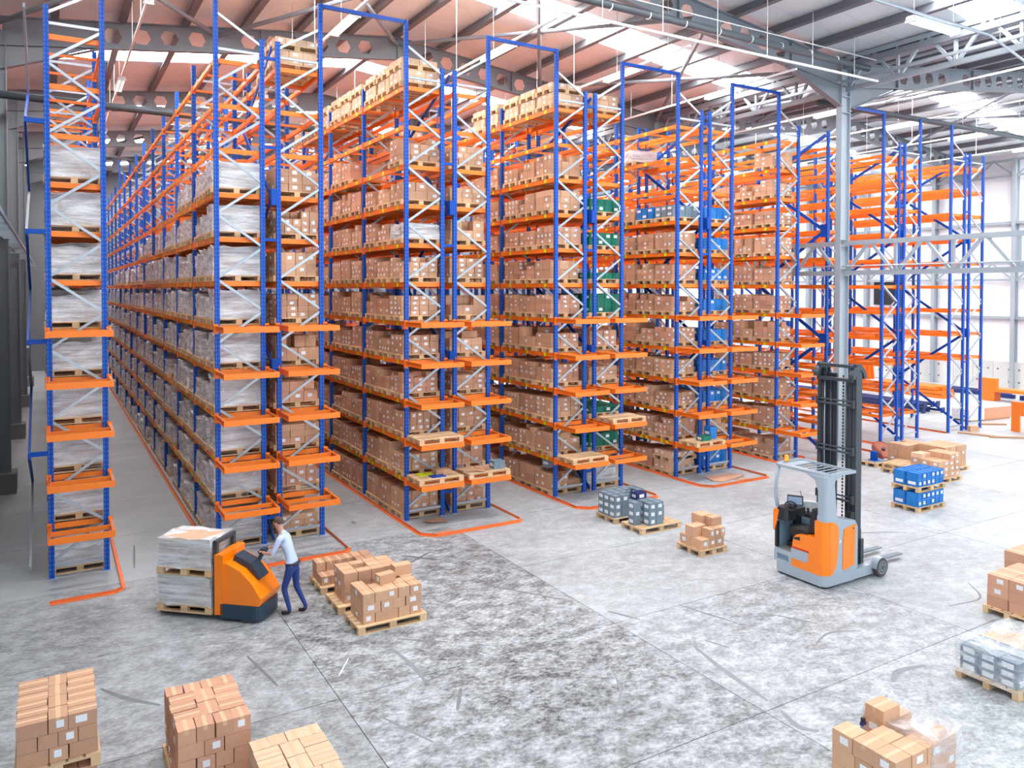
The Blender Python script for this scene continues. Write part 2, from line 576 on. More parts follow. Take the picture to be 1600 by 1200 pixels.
def castellated(x0, x1, y, name, label):
    """rafter along X at depth y with hexagonal web holes, flanges and haunches; x0/x1 eaves, ridge halfway"""
    t = .026
    R = (x0 + x1) / 2
    ztop = lambda x: roof_z(min(max(x, x0 + .01), x1 - .01)) - .29
    D = .86
    mb = MB()
    vs, fs = [], []

    def quadstrip(p, q):   # rings p (outer) and q (inner)
        o = len(vs)
        vs.extend(p + q)
        n = len(p)
        for i in range(n):
            fs.append((o + i, o + (i + 1) % n, o + n + (i + 1) % n, o + n + i))

    cell = .88
    n = int(round((x1 - x0) / 2 / cell))
    for side in (-1, 1):
        for k in range(n):
            d0, d1 = k * cell, (k + 1) * cell
            if side < 0:
                a, b = R - d1, R - d0
            else:
                a, b = R + d0, R + d1
            a, b = max(a, x0 + .02), min(b, x1 - .02)
            m = (a + b) / 2
            solid = k == 0 or k > n - 4 or k == 7
            za, zm, zb = ztop(a), ztop(m), ztop(b)
            for sgn in (-1, 1):
                yy = y + sgn * t / 2
                P = [(a, yy, za - D), (m, yy, zm - D), (b, yy, zb - D), (b, yy, zb - D / 2), (b, yy, zb), (m, yy, zm), (a, yy, za), (a, yy, za - D / 2)]
                if solid:
                    o = len(vs)
                    vs.extend(P)
                    fs.append(tuple(o + i for i in (range(8) if sgn < 0 else range(7, -1, -1))))
                    continue
                c = zm - D / 2
                hw, hh = cell * .33, D * .28
                H = [(m - hw * .55, yy, c - hh), (m, yy, c - hh), (m + hw * .55, yy, c - hh), (m + hw, yy, c), (m + hw * .55, yy, c + hh), (m, yy, c + hh), (m - hw * .55, yy, c + hh), (m - hw, yy, c)]
                quadstrip(P, H)
            if not solid:
                A = [(p[0], y - t / 2, p[2]) for p in H]
                B = [(p[0], y + t / 2, p[2]) for p in H]
                quadstrip(A, B)
    mb.add(vs, fs, 'steel')
    for xa, xb in ((x0, R), (R, x1)):
        za, zb = ztop(xa + .01) if xa == x0 else ztop(R), ztop(R) if xb == R else ztop(x1 - .01)
        for off in (0, -D):
            mb.add([(xa, y - .12, za + off - .02), (xb, y - .12, zb + off - .02), (xb, y + .12, zb + off - .02), (xa, y + .12, za + off - .02),
                    (xa, y - .12, za + off + .02), (xb, y - .12, zb + off + .02), (xb, y + .12, zb + off + .02), (xa, y + .12, za + off + .02)],
                   [(0, 3, 2, 1), (4, 5, 6, 7), (0, 1, 5, 4), (1, 2, 6, 5), (2, 3, 7, 6), (3, 0, 4, 7)], 'steel')
    for xe, s in ((x0, 1), (x1, -1)):   # haunches
        za = ztop(xe + s * .01) - D
        zb = ztop(xe + s * 3) - D
        for w, dz in ((.032, 0), (.24, -.02)):
            if w == .032:
                mb.prism([(xe + s * .2, za + .02), (xe + s * 3, zb + .02), (xe + s * .2, za - .75)], y - w / 2, y + w / 2, 'steel', 'y')
            else:
                mb.bar((xe + s * .2, y, za - .76), (xe + s * 3.1, y, zb - .01), .24, .03, 'steel')
        for q in (0.3, 3.0):
            mb.box(xe + s * q - .015, y - .12, ztop(xe + s * q) - D, xe + s * q + .015, y + .12, ztop(xe + s * q), 'steel')
    for q in (-5.3, 0, 5.3):
        mb.box(R + q - .015, y - .12, ztop(R + q) - D, R + q + .015, y + .12, ztop(R + q), 'steel')
    o = mb.build(name, None, label=label, kind='structure')
    return o


def nth(n):
    tens = {20: 'twentieth', 30: 'thirtieth'}
    if n < 18:
        return ORD[n]
    n += 1
    if n == 19:
        return 'nineteenth'
    return tens[n] if n in tens else {2: 'twenty', 3: 'thirty'}[n // 10] + '-' + ORD[n % 10 - 1]


ORD = ['first', 'second', 'third', 'fourth', 'fifth', 'sixth', 'seventh', 'eighth', 'ninth', 'tenth', 'eleventh', 'twelfth', 'thirteenth', 'fourteenth', 'fifteenth', 'sixteenth', 'seventeenth', 'eighteenth']
YF = [8.4, 18.8, 29.2, 39.6, 50.0, 60.4]
for k, y in enumerate(YF[1:]):
    castellated(-1.6, 25.6, y, 'roof_beam', 'grey castellated roof beam over the left hall, %s from the front' % ORD[k])
    if k < 4:
        castellated(25.8, 53.0, y, 'roof_beam', 'grey castellated roof beam over the right hall, %s from the front' % ORD[k])
# tubular roof bracing
rb = ob('roof_bracing', None, label='grey tubular cross bracing under the roof between the beams', kind='structure')
for ya, yb in ((18.8, 29.2), (50.0, 60.4)):
    for xa, xb in ((-1.5, 5.2), (5.2, 12), (12, 18.8), (18.8, 25.5), (25.9, 32.6), (32.6, 39.4), (39.4, 46.2)):
        for p, q in (((xa, ya), (xb, yb)), ((xa, yb), (xb, ya))):
            MB().tube([(p[0], p[1], roof_z(p[0]) - .55), (q[0], q[1], roof_z(q[0]) - .55)], .075, 'steel', 8).build('brace_tube', rb)


# ------------------------------------------------------------------ columns and eaves trusses
def i_column(x, y, ztop, depth=.52, flange=.24, m='lightsteel', name='steel_column', label='', base=True):
    r = ob(name, None, None, (x, y, 0), label=label, kind='structure')
    mb = MB()
    h = depth / 2
    mb.box(-h, -flange / 2, 0, -h + .03, flange / 2, ztop, m)
    mb.box(h - .03, -flange / 2, 0, h, flange / 2, ztop, m)
    mb.box(-h + .03, -.01, 0, h - .03, .01, ztop, m)
    mb.build('column_section', r)
    if base:
        MB().box(-h - .08, -flange / 2 - .08, 0, h + .08, flange / 2 + .08, .03, m).build('base_plate', r)
    return r


for k, y in enumerate(YF[1:]):
    r = i_column(25.6, y, 14.75, label='light grey steel column between the halls, %s from the front' % ORD[k], m='lightsteel')
    for z in (6.93, 7.18, 8.02, 8.26, 13.0, 13.6):
        MB().box(-.23, -.12, z, .23, .12, z + .02, 'lightsteel').build('stiffener_plate', r)


def truss(x, ya, yb, zb, zt, m, label, chord=.17):
    r = ob('truss', None, label=label, kind='structure')
    for z in (zb, zt):
        MB().box(x - .07, ya, z - chord / 2, x + .07, yb, z + chord / 2, m).build('chord', r)
    n = 5
    p = (yb - ya) / n
    for i in range(n):
        y0 = ya + i * p
        for a, b in (((x, y0 + .05, zb), (x, y0 + p / 2 - .04, zt)), ((x, y0 + p - .05, zb), (x, y0 + p / 2 + .04, zt))):
            MB().bar(a, b, .1, .1, m).build('diagonal', r)
        if i:
            MB().box(x - .05, y0 - .05, zb, x + .05, y0 + .05, zt, m).build('vertical_post', r)
    return r


for k in range(5):
    a, b = YF[k] + .13, YF[k + 1] - .13
    w = 'bay %s of the hall' % ORD[k]
    truss(25.6, a, b, 7.03, 8.14, 'lightsteel', 'light grey lattice truss at mid height between columns, %s' % w)
    truss(25.6, a, b, 13.85, 15.0, 'lightsteel' if k == 0 else 'steel', 'light grey lattice truss under the valley gutter, %s' % w)
    MB().tube([(25.42, a, 7.28), (25.42, b, 7.28)], .03, 'galv', 6).build('conduit', None, label='thin metal conduit on the mid height truss, %s' % w, category='conduit', group='conduits along the trusses')

# ------------------------------------------------------------------ walls
wr = ob('wall_right', None, label='white clad side wall on a precast concrete plinth with grey steel frame', kind='structure')
ycols = [15.8 + 5.2 * k for k in range(11)]
for k in range(len(ycols) - 1):
    y0, y1 = ycols[k], ycols[k + 1]
    for z0, z1 in ((1.78, 4.62), (4.62, 7.35), (7.35, 10.7), (10.7, 13.9), (13.9, 15.6)):
        for q in (0, 1):
            ya, yb = y0 + q * 2.6, y0 + q * 2.6 + 2.6
            MB().box(53.05, ya + .004, z0 + .004, 53.15, yb - .004, z1 - .004, 'wallwhite').build('wall_panel', wr)
    for q in range(4):
        ya = y0 + q * 1.3
        pl = MB().box(52.9, ya + .012, 0, 53.1, ya + 1.3 - .012, 1.78, 'plinth').build('concrete_panel', wr)
        if k < 6:
            for dy in (.3, 1.0):
                for z in (.5, 1.3):
                    T = Matrix.Translation((52.9, ya + dy, z)) @ Matrix.Rotation(PI / 2, 4, 'Y')
                    MB().lathe([(.07, -.012), (.07, .01)], 'darkplinth', 8, T).build('bolt_cap', pl)
for k, y in enumerate(ycols):
    mb = MB()
    mb.box(52.55, y - .12, 0, 52.58, y + .12, 14.8, 'lightsteel').box(52.97, y - .12, 0, 53.0, y + .12, 14.8, 'lightsteel').box(52.58, y - .01, 0, 52.97, y + .01, 14.8, 'lightsteel')
    mb.build('wall_column', wr)
for z in (4.62, 10.7):
    MB().box(52.75, 15.8, z - .09, 53.02, 70, z + .09, 'lightsteel').build('wall_rail', wr)
for k in range(len(ycols) - 1):
    for zb, zt in ((7.05, 8.1), (13.7, 14.7)):
        mb = MB()
        a, b = ycols[k] + .1, ycols[k + 1] - .1
        for z in (zb, zt):
            mb.box(52.68, a, z - .07, 52.8, b, z + .07, 'lightsteel')
        mb.build('truss_chords', wr)
        p = (b - a) / 2
        for i in range(2):
            for u, v in ((0, .5), (1, .5)):
                MB().bar((52.74, a + (i + u) * p, zb), (52.74, a + (i + v) * p, zt), .08, .08, 'lightsteel').build('truss_diagonal', wr)
MB().box(52.9, 34.4, 5.3, 53.04, 36.1, 7.0, 'blackplastic').build('vent_louvre', wr)

wl = ob('wall_left', None, label='dark grey profiled side wall behind the first rack', kind='structure')
for k in range(22):
    y0 = 5 + 3.0 * k
    for z0, z1 in ((0, 2.4), (2.4, 7.5), (7.5, 12.0), (12, 15.3)):
        MB().box(-2.0, y0 + .01, z0 + .005, -1.9, y0 + 2.99, z1 - .005, 'walldark').build('wall_panel', wl)
    MB().box(-1.9, y0 - .09, 0, -1.65, y0 + .09, 14.6, 'steel').build('wall_post', wl)
for z in (2.4, 5.0, 7.5, 10, 12.4):
    MB().box(-1.9, 5, z - .08, -1.75, 71, z + .08, 'steel').build('wall_rail', wl)
for k, y in enumerate(YF[1:]):
    i_column(-1.35, y, 14.5, .5, .26, 'steel', label='dark grey steel column by the left wall, %s from the front' % ORD[k])
    ob('column_plinth', MB().box(-1.75, y - .5, 0, -.95, y - .02 + .45, .62, 'darkplinth').mesh('column_plinth'), None, label='dark concrete plinth around the left wall column, %s from the front' % ORD[k], kind='structure')
    if k < 4:
        d = thing('drain_pipe', 'black vertical drain pipe on the left wall beside column, %s from the front' % ORD[k], 'pipe', (-1.3, y + 1.3, 0), group=None)
        MB().tube([(0, 0, .05), (0, 0, 14)], .09, 'pipe', 10).build('pipe', d)
        for z in (1.5, 5, 8.5, 12):
            MB().lathe([(.11, z), (.11, z + .06)], 'rod', 10).build('pipe_bracket', d)
tray = thing('cable_tray', 'galvanised ladder cable tray along the left wall', 'cable tray', (0, 0, 0))
for x in (-1.25, -.85):
    MB().box(x - .02, 12, 7.95, x + .02, 68, 8.07, 'galv').build('side_rail', tray)
for k in range(70):
    MB().box(-1.25, 14 + .6 * k, 7.97, -.85, 14.05 + .6 * k, 8.0, 'galv').build('rung', tray)
for k in range(12):
    MB().box(-1.7, 14 + 4 * k, 7.86, -.85, 14.08 + 4 * k, 7.93, 'galv').build('bracket', tray)
ob('wall_back', MB().box(-2, 71, 0, 53.2, 71.2, 17, 'walldark').mesh('wall_back'), None, label='wall at the far end of the racks, their deep shade put into its grey', kind='structure')  # dark colour stands in for the shaded depths behind the racks

# ------------------------------------------------------------------ pipes and lighting under the roof
MB().tube([(2, 17.5, 14.42), (12, 17.5, 14.4), (25.2, 17.5, 14.3)], .115, 'pipe', 12).build('drain_pipe', None, True, label='long dark drain pipe hung below the nearest roof beam, left hall', category='pipe')
for x in [8 + 1.5 * k for k in range(12)]:
    pass
MB().tube([(25.9, 20.2, 13.75), (39, 20.2, 13.9), (52.5, 20.2, 13.8)], .115, 'pipe', 12).build('drain_pipe', None, True, label='long dark drain pipe crossing the right hall below its roof beam', category='pipe')
MB().tube([(-1.3, 28.3, 12.3), (6, 28.3, 12.27), (24, 28.3, 12.2)], .12, 'pipe', 12).build('drain_pipe', None, True, label='dark pipe crossing behind the first racks below the second roof beam', category='pipe')
wp = thing('sprinkler_pipe', 'thin white pipe on hanger rods in front of the nearest roof beam', 'pipe', (0, 0, 0))
MB().tube([(4, 17, 13.69), (25.0, 17, 13.71)], .045, 'white', 8).build('pipe', wp, True)
for x in [6.5 + 2.15 * k for k in range(9)]:
    MB().tube([(x, 17, 13.7), (x, 17, roof_z(x) - .05)], .012, 'rod', 5).build('hanger_rod', wp)
wp2 = thing('cable_conduit', 'thin metal conduit with hangers alongside the dark drain pipe', 'conduit', (0, 0, 0))
MB().tube([(2, 17.2, 14.62), (25.2, 17.2, 14.52)], .02, 'rod', 6).build('conduit', wp2, True)
for x in [8 + 1.4 * k for k in range(12)]:
    T = Matrix.Translation((x, 17.5, 14.35)) @ Matrix.Rotation(PI / 2, 4, 'Y')
    MB().lathe([(.125, -.015), (.125, .015)], 'white', 10, T).build('pipe_clip', wp2)

AISLES = [(2.27, 'first'), (7.2, 'second'), (12.15, 'third'), (17.1, 'fourth'), (22.0, 'fifth'), (28.4, 'sixth'), (33.3, 'seventh'), (38.5, 'eighth'), (44.5, 'ninth')]
LZ = 13.95


def light_fixture(x, y, label, rz=0):
    t = thing('ceiling_light', label, 'light', (x, y, LZ), rz, 'ceiling lights on the rails')
    mb = bevel_box(-.12, -.95, -.14, .12, .95, -.04, .02, 'white')
    mb.build('housing', t)
    for s in (-1, 1):
        MB().tube([(s * .065, -.88, -.165), (s * .065, .88, -.165)], .024, 'tube', 8).build('light_tube', t)
    for s in (-.92, .92):
        MB().box(-.13, s - .03, -.19, .13, s + .03, -.13, 'white').build('end_cap', t)


for k, (x, w) in enumerate(AISLES):
    rail = thing('lighting_rail', 'thin white lighting rail running above the %s aisle from the left' % w, 'rail', (0, 0, 0), group=None)
    MB().box(x - .03, 10 if k > 4 else 18, LZ - .04, x + .03, 66, LZ + .03, 'white').build('rail', rail)
    for y in [19 + 2.6 * j for j in range(10)]:
        MB().tube([(x, y, LZ), (x, y, roof_z(x) - .05)], .011, 'rod', 5).build('hanger_rod', rail)
    for j, y in enumerate((21.3, 31.7, 42.1, 52.5)):
        light_fixture(x, y, 'white twin-tube ceiling light above the %s aisle, %s from the front' % (w, ORD[j]))
xr = thing('lighting_rail', 'thin rail with hangers crossing the top right corner towards the valley truss', 'rail', (0, 0, 0))
MB().tube([(12, 10.85, 12.85), (20.5, 10.85, 12.85), (23.8, 11.6, 12.85)], .035, 'galv', 6).build('rail', xr)
for x in (14.5, 17.3, 18.9, 21):
    MB().tube([(x, 10.86, 12.85), (x, 10.86, roof_z(x) - .05)], .014, 'rod', 5).build('hanger_rod', xr)
LZ = 12.78
light_fixture(18.1, 10.86, 'large white ceiling light on the crossing rail at the top right corner', PI / 2)
MB().box(25.28, 8.5, 14.05, 25.4, 29, 14.15, 'galv').build('cable_tray', None, label='metal cable tray running along the light grey valley truss', category='cable tray')

# ------------------------------------------------------------------ pallet racks
Y0, BAY, HT, HS = 19.83, 3.31, 13.73, 12.58
L0, DL = 1.17, 1.079
LEV = [L0 + DL * k for k in range(11)]
FR = 1.085
OCC = []   # boxes that hide things, for choosing what shows


def occ(x0, y0, z0, x1, y1, z1):
    OCC.append((x0, y0, z0, x1, y1, z1))


def upright_mesh(h):
    p = [(-.055, -.05), (-.028, -.05), (-.020, -.042), (.020, -.042), (.028, -.05), (.055, -.05), (.055, .045), (.035, .05), (.035, .03), (-.035, .03), (-.035, .05), (-.055, .045)]
    return MB().prism(p, 0, h, 'blue').mesh('upright')


UM = {h: upright_mesh(h) for h in (HT, HS)}
PLATE = MB().box(-.09, -.08, 0, .09, .08, .012, 'paint_line').box(-.075, -.065, .012, -.055, -.045, .03, 'galv').box(.055, .045, .012, .075, .065, .03, 'galv').mesh('base_plate')
# zigzag node heights
NODES = [.35 + .7875 * k for k in range(16)]


def brace_mesh(dx, dz):
    L = math.hypot(dx, dz)
    mb = MB()
    mb.bar((0, 0, 0), (dx, 0, dz), .012, .062, 'galv', up=(0, 0, 1)) if False else None
    a = math.atan2(dz, dx)
    T = Matrix.Rotation(-a, 4, 'Y')
    mb.box(0, -.022, -.03, L, -.012, .03, 'galv', T).box(0, -.012, .022, L, .022, .03, 'galv', T).box(0, -.012, -.03, L, .022, -.022, 'galv', T)
    return mb


def beam_mb(x, y0, y1, zt, side):
    mb = MB()
    y0 += .055
    y1 -= .055
    mb.box(x - .025, y0, zt - .13, x + .025, y1, zt, 'orange')
    mb.box(x - .034, y0, zt - .12, x - .024, y1, zt - .085, 'orange').box(x + .024, y0, zt - .12, x + .034, y1, zt - .085, 'orange')
    for y in (y0, y1 - .01):
        mb.box(x - .055, y - (.05 if y == y0 else -.01), zt - .19, x + .04, y + (.012 if y == y0 else .055), zt + .03, 'orange')
    return mb


RACKS = []


class Rack:
    pass


def make_rack(name_label, frames, nb, levels, ytall=(0,), loads=None, gaps=True, outrig=True, talls=None, span_xt=None, tagbays=4):
    root = thing('pallet_rack', name_label, 'rack', (frames[0], Y0, 0))
    ox = frames[0]
    X = [f - ox for f in frames]
    pairs = [(X[i], X[i + 1]) for i in range(0, len(X), 2)]
    # uprights
    cnt = 0
    far = MB()
    for k in range(nb + 1):
        y = k * BAY
        for i, x in enumerate(X):
            tall = (k in ytall) and talls[i]
            h = HT if tall else HS
            if cnt < 290:
                u = ob('upright', UM[h], root, (x, y, 0))
                if k < 2:
                    ob('base_plate', PLATE, u)
                cnt += 1
            occ(ox + x - .05, Y0 + y - .05, 0, ox + x + .05, Y0 + y + .05, h)
    # frame braces
    cnt = 0
    bm = {}
    farb = MB()
    for k in range(nb + 1):
        y = k * BAY
        for a, b in pairs:
            w = b - a - .08
            items = [(a + .04, .27, w, 0), (a + .04, 12.2, w, 0)]
            # both frames: nodes on outer posts at even steps; mirrored for the right frame
            mir = a > 1.2
            for j in range(15):
                z0, z1 = NODES[j], NODES[j + 1]
                lo_left = (j % 2 == 0)
                if mir:
                    lo_left = (j % 2 == 0)
                z0 += .04
                z1 -= .04
                items.append((a + .04, z0, w, z1 - z0) if lo_left else (a + .04, z1, w, z0 - z1))
            if k in ytall and talls[X.index(a)] and not talls[X.index(b)]:
                items.append((a + .04, 13.05, w, -.62))
            if k in ytall and talls[X.index(b)] and not talls[X.index(a)]:
                items.append((a + .04, 12.43, w, .62))
            for x, z, dx, dz in items:
                key = (round(dx, 3), round(dz, 3))
                if key not in bm:
                    mb0 = brace_mesh(dx, dz)
                    bm[key] = (mb0, mb0.mesh('brace'))
                if cnt < 290:
                    ob('brace', bm[key][1], root, (x, y, z))
                    cnt += 1
                else:
                    farb.add(bm[key][0].v, bm[key][0].f, 'galv', Matrix.Translation((x, y, z)))
    if farb.v:
        farb.build('braces', root, kind='stuff')
    # beams, bay by bay
    cnt = 0
    farm = MB()
    sup = MB()
    for k in range(nb):
        for li in levels:
            z = LEV[li] + .03
            for a, b in pairs:
                for x, outer in ((a, a == X[0]), (b, b == X[-1] and len(X) > 2)):
                    mb = beam_mb(x, k * BAY, (k + 1) * BAY, z, 0)
                    if cnt < 295:
                        o = mb.build('beam', root)
                        cnt += 1
                        if k < tagbays and x == X[0] and tagbays:
                            for p in range(3):
                                yy = k * BAY + .35 + 1.07 * p
                                for q in ((0, .28) if li == 0 else (.14,)):
                                    MB().box(x - .038, yy + q, z - .12, x - .0335, yy + q + .115, z - .01, 'tag').build('location_tag', o)
                    else:
                        farm.add(mb.v, mb.f, 'orange')
                if k < 6:
                    occ(ox + a - .02, Y0 + k * BAY, z - .13, ox + a + .02, Y0 + (k + 1) * BAY, z)
                if k < 5:
                    for yy in ([] if k == 0 else [.16]) + ([.95, 1.25, 2.02, 2.32, 3.15] if li < 8 else [1.64]):
                        sup.box(a + .03, k * BAY + yy, z - .07, b - .03, k * BAY + yy + .05, z - .01, 'orange')
            if k == 0:
                for a, b in pairs:
                    MB().box(a + .03, .06, z - .12, b - .03, .12, z - .005, 'orange').build('cross_beam', root)
    if farm.v:
        farm.build('beams', root, kind='stuff')
    sup.build('pallet_supports', root, kind='stuff')
    # back to back spacers and spine bracing
    if len(X) > 2 and gaps:
        g0, g1 = X[1], X[2]
        for k in (0, 1, 2):
            for z in (.62, 3.1, 5.4, 7.6, 9.9, 12.1):
                MB().box(g0 + .05, k * BAY - .03, z, g1 - .05, k * BAY + .03, z + .07, 'plainblue').build('row_spacer', root)
        xm = g1 - .16
        zs = [.1, 2.2, 4.45, 6.6, 8.7, 10.9, 12.4]
        for k in (0, 3):
            for j in range(6):
                ya, yb = (k * BAY, (k + 1) * BAY) if j % 2 == 0 else ((k + 1) * BAY, k * BAY)
                MB().bar((xm, ya, zs[j]), (xm, yb, zs[j + 1]), .03, .11, 'plainblue').build('spine_brace', root)
            for z in (4.45, 8.7):
                MB().box(xm - .04, k * BAY - .12, z - .2, g1 - .04, k * BAY + .16, z + .2, 'plainblue').build('gusset_plate', root)
    # frames reaching out in front of the lowest levels
    if outrig:
        for li in range(5):
            z = LEV[li] + .03
            for n, (a, b) in enumerate(pairs):
                fr = ob('outrigger_frame', None, root)
                x0, x1 = a - .04, b + .08
                for x in (x0, x1):
                    MB().box(x - .03, -1.12, z - .13, x + .03, -.05, z - .115, 'orange').box(x - .006, -1.12, z - .13, x + .006, -.05, z, 'orange').box(x - .03, -1.12, z - .012, x + .03, -.05, z, 'orange').build('side_arm', fr)
                    MB().box(x - .05, -.08, z - .2, x + .05, -.045, z + .04, 'orange').build('mounting_plate', fr)
                MB().box(x0 - .03, -1.17, z - .13, x1 + .03, -1.12, z, 'orange').build('front_bar', fr)
                MB().box(x0 + .03, -.62, z - .11, x1 - .03, -.57, z - .01, 'orange').build('middle_bar', fr)
                occ(ox + x0, Y0 - 1.17, z - .13, ox + x1, Y0 - 1.12, z)
    if span_xt is not None:
        mb = MB().box(X[-1] + .03, -.05, HT - .1, span_xt - ox - .03, .05, HT - .01, 'blue')
        mb.build('aisle_portal_beam', root)
    return root


A = {'B1': 3.48, 'B2': 8.413, 'B3': 13.35, 'B4': 18.30, 'B6': 29.6, 'B7': 34.5}
allL = list(range(11))
make_rack('single blue and orange rack by the left wall, filled with film-wrapped loads', [-.02, 1.06], 10, allL, talls=[0, 1], span_xt=3.48, tagbays=0)
for nm, txt, nb, nxt in (('B1', 'double rack second from the left, film-wrapped loads facing the narrow aisle', 15, 8.413), ('B2', 'double rack third from the left, cartons topped at the highest level', 10, 13.35),
                         ('B3', 'double rack fourth from the left with green crates in its right half', 9, 18.30), ('B4', 'double rack fifth from the left with blue crates in its right half', 8, 23.27)):
    a = A[nm]
    make_rack('blue and orange ' + txt, [a, a + FR, a + 1.476, a + 2.56], nb, allL, talls=[1, 0, 0, 1], span_xt=nxt, ytall=(0, 9) if nm == 'B1' else (0,))
make_rack('single blue and orange rack just left of the grey column, half filled with cartons', [23.27, 24.37], 6, allL, talls=[1, 0])
make_rack('empty single blue and orange rack directly behind the grey column', [26.1, 27.19], 4, list(range(0, 11)), talls=[0, 1], span_xt=29.6, tagbays=0, outrig=False)
make_rack('empty double rack right of the grey column, orange beams down to the floor', [29.6, 30.68, 31.06, 32.15], 3, list(range(0, 11)), talls=[1, 0, 0, 1], tagbays=0, outrig=False, span_xt=None)
make_rack('empty double rack furthest right with no beams on its lower two levels', [34.5, 35.58, 35.98, 37.08], 2, list(range(2, 11)), talls=[1, 0, 0, 0], tagbays=0, outrig=False)
# gap bracing of the two singles at the column
sb = thing('spine_bracing', 'blue diagonal bracing in the gap in front of the grey column', 'bracing', (25.95, Y0, 0))
zs = [.1, 2.2, 4.45, 6.6, 8.7, 10.9, 12.4]
for j in range(6):
    ya, yb = (0, BAY) if j % 2 == 0 else (BAY, 0)
    MB().bar((0, ya, zs[j]), (0, yb, zs[j + 1]), .04, .13, 'plainblue').build('diagonal', sb)
for z in (4.45, 8.7):
    MB().box(-.06, -.16, z - .25, .1, .16, z + .25, 'plainblue').build('gusset_plate', sb)
# spine bracing behind the first rack, seen edge-on
sb = thing('spine_bracing', 'blue and white zigzag bracing on brackets left of the first rack', 'bracing', (-.42, Y0, 0))
for j in range(10):
    z0, z1 = .3 + 1.22 * j, .3 + 1.22 * (j + 1)
    ya, yb = (0, BAY) if j % 2 == 0 else (BAY, 0)
    MB().bar((0, ya, z0), (0, yb, z1), .05, .12, 'plainblue' if j % 3 else 'lightsteel').build('diagonal', sb)
for z in (2.74, 5.2, 7.6, 10.0):
    MB().box(-.02, -.04, z, .36, .04, z + .1, 'plainblue').build('bracket', sb)

# guide rails on the floor
def guide_rail(pts, label, w=.08, h=.07):
    t = thing('guide_rail', label, 'rail', (0, 0, 0))
    for i in range(len(pts) - 1):
        a, b = Vector((*pts[i], 0)), Vector((*pts[i + 1], 0))
        d = (b - a).normalized()
        s = Vector((-d.y, d.x, 0))   # upright leg on the left of travel direction, foot towards the right
        mb = MB()
        a2, b2 = a - d * .004, b + d * .004
        def slab(o0, o1, z0, z1):
            q = [a2 + s * o0, b2 + s * o0, b2 + s * o1, a2 + s * o1]
            mb.add([(p.x, p.y, z0) for p in q] + [(p.x, p.y, z1) for p in q], [(0, 3, 2, 1), (4, 5, 6, 7), (0, 1, 5, 4), (1, 2, 6, 5), (2, 3, 7, 6), (3, 0, 4, 7)], 'railorange')
        slab(-.012, 0, 0, h)
        slab(-w, -.012, 0, .01)
        mb.build('rail_segment', t)
    return t


guide_rail([(-.06, 18.22), (1.12, 18.25), (1.26, 18.4), (1.26, 60)], 'orange floor rail around the foot of the first rack at left')
for nm, w, yb in (('B1', 'second', 69), ('B2', 'third', 50), ('B3', 'fourth', 48), ('B4', 'fifth', 45)):
    a = A[nm]
    guide_rail([(a - .16, yb), (a - .16, 18.5), (a + .14, 18.2), (a + 2.62, 18.2), (a + 2.76, 18.34), (a + 2.76, yb)], 'orange floor rail framing the foot of the %s rack from the left' % w)
guide_rail([(23.1, 40), (23.1, 19.4)], 'straight orange floor rail left of the rack beside the grey column')
guide_rail([(24.6, 33), (24.6, 19.6)], 'short orange floor rail just left of the grey column')
guide_rail([(27.85, 35), (27.85, 16.6)], 'orange floor rail right of the grey column ending by empty pallets')
guide_rail([(29.38, 33), (29.38, 18.2)], 'orange floor rail along the left foot of the empty double rack')
guide_rail([(34.35, 30), (34.35, 19.8)], 'orange floor rail ending at the foot of the furthest right rack')
# ------------------------------------------------------------------ goods: collected first, then split into single things and masses
ITEMS = {'box': [], 'crate': [], 'pallet': [], 'wrapped': []}


def add_box(x, y, z, dx, dy, dz, desc, tone='tan', rz=0, face=None, floor_=False, top=False, wide=False):
    ITEMS['box'].append(dict(c=(x, y, z), d=(dx, dy, dz), desc=desc, tone=tone, rz=rz, face=face, fl=floor_, top=top, wide=wide))


def add_crate(x, y, z, dx, dy, dz, desc, tone='greycrate', rz=0, fl=False):
    ITEMS['crate'].append(dict(c=(x, y, z), d=(dx, dy, dz), desc=desc, tone=tone, rz=rz, fl=fl))


def add_pallet(x, y, z, dx, dy, desc, rz=0, fl=False):
    ITEMS['pallet'].append(dict(c=(x, y, z), d=(dx, dy, .15), desc=desc, rz=rz, fl=fl))


def add_wrapped(x, y, z, dx, dy, dz, desc):
    ITEMS['wrapped'].append(dict(c=(x, y, z), d=(dx, dy, dz), desc=desc, rz=0, fl=False))


def grid(nx, ny):
    return [(i / nx, j / ny, (i + 1) / nx, (j + 1) / ny) for i in range(nx) for j in range(ny)]


def cols(spec):
    """spec: list of (width, count)"""
    tot = sum(w for w, _ in spec)
    out, x = [], 0
    for w, n in spec:
        out += [(x / tot, j / n, (x + w) / tot, (j + 1) / n) for j in range(n)]
        x += w
    return out


def swap(l):
    return [(b, a, d, c) for a, b, c, d in l]


RING = [(i / 4, 0, (i + 1) / 4, .22) for i in range(4)] + [(i / 4, .79, (i + 1) / 4, 1) for i in range(4)] + \
       [(0, .22 + .19 * j, .36, .22 + .19 * (j + 1)) for j in range(3)] + [(.36, .22 + .285 * j, .64, .22 + .285 * (j + 1)) for j in range(2)] + [(.64, .22 + .19 * j, 1, .22 + .19 * (j + 1)) for j in range(3)]
RING_B = cols([(.36, 5), (.27, 4), (.37, 5)])


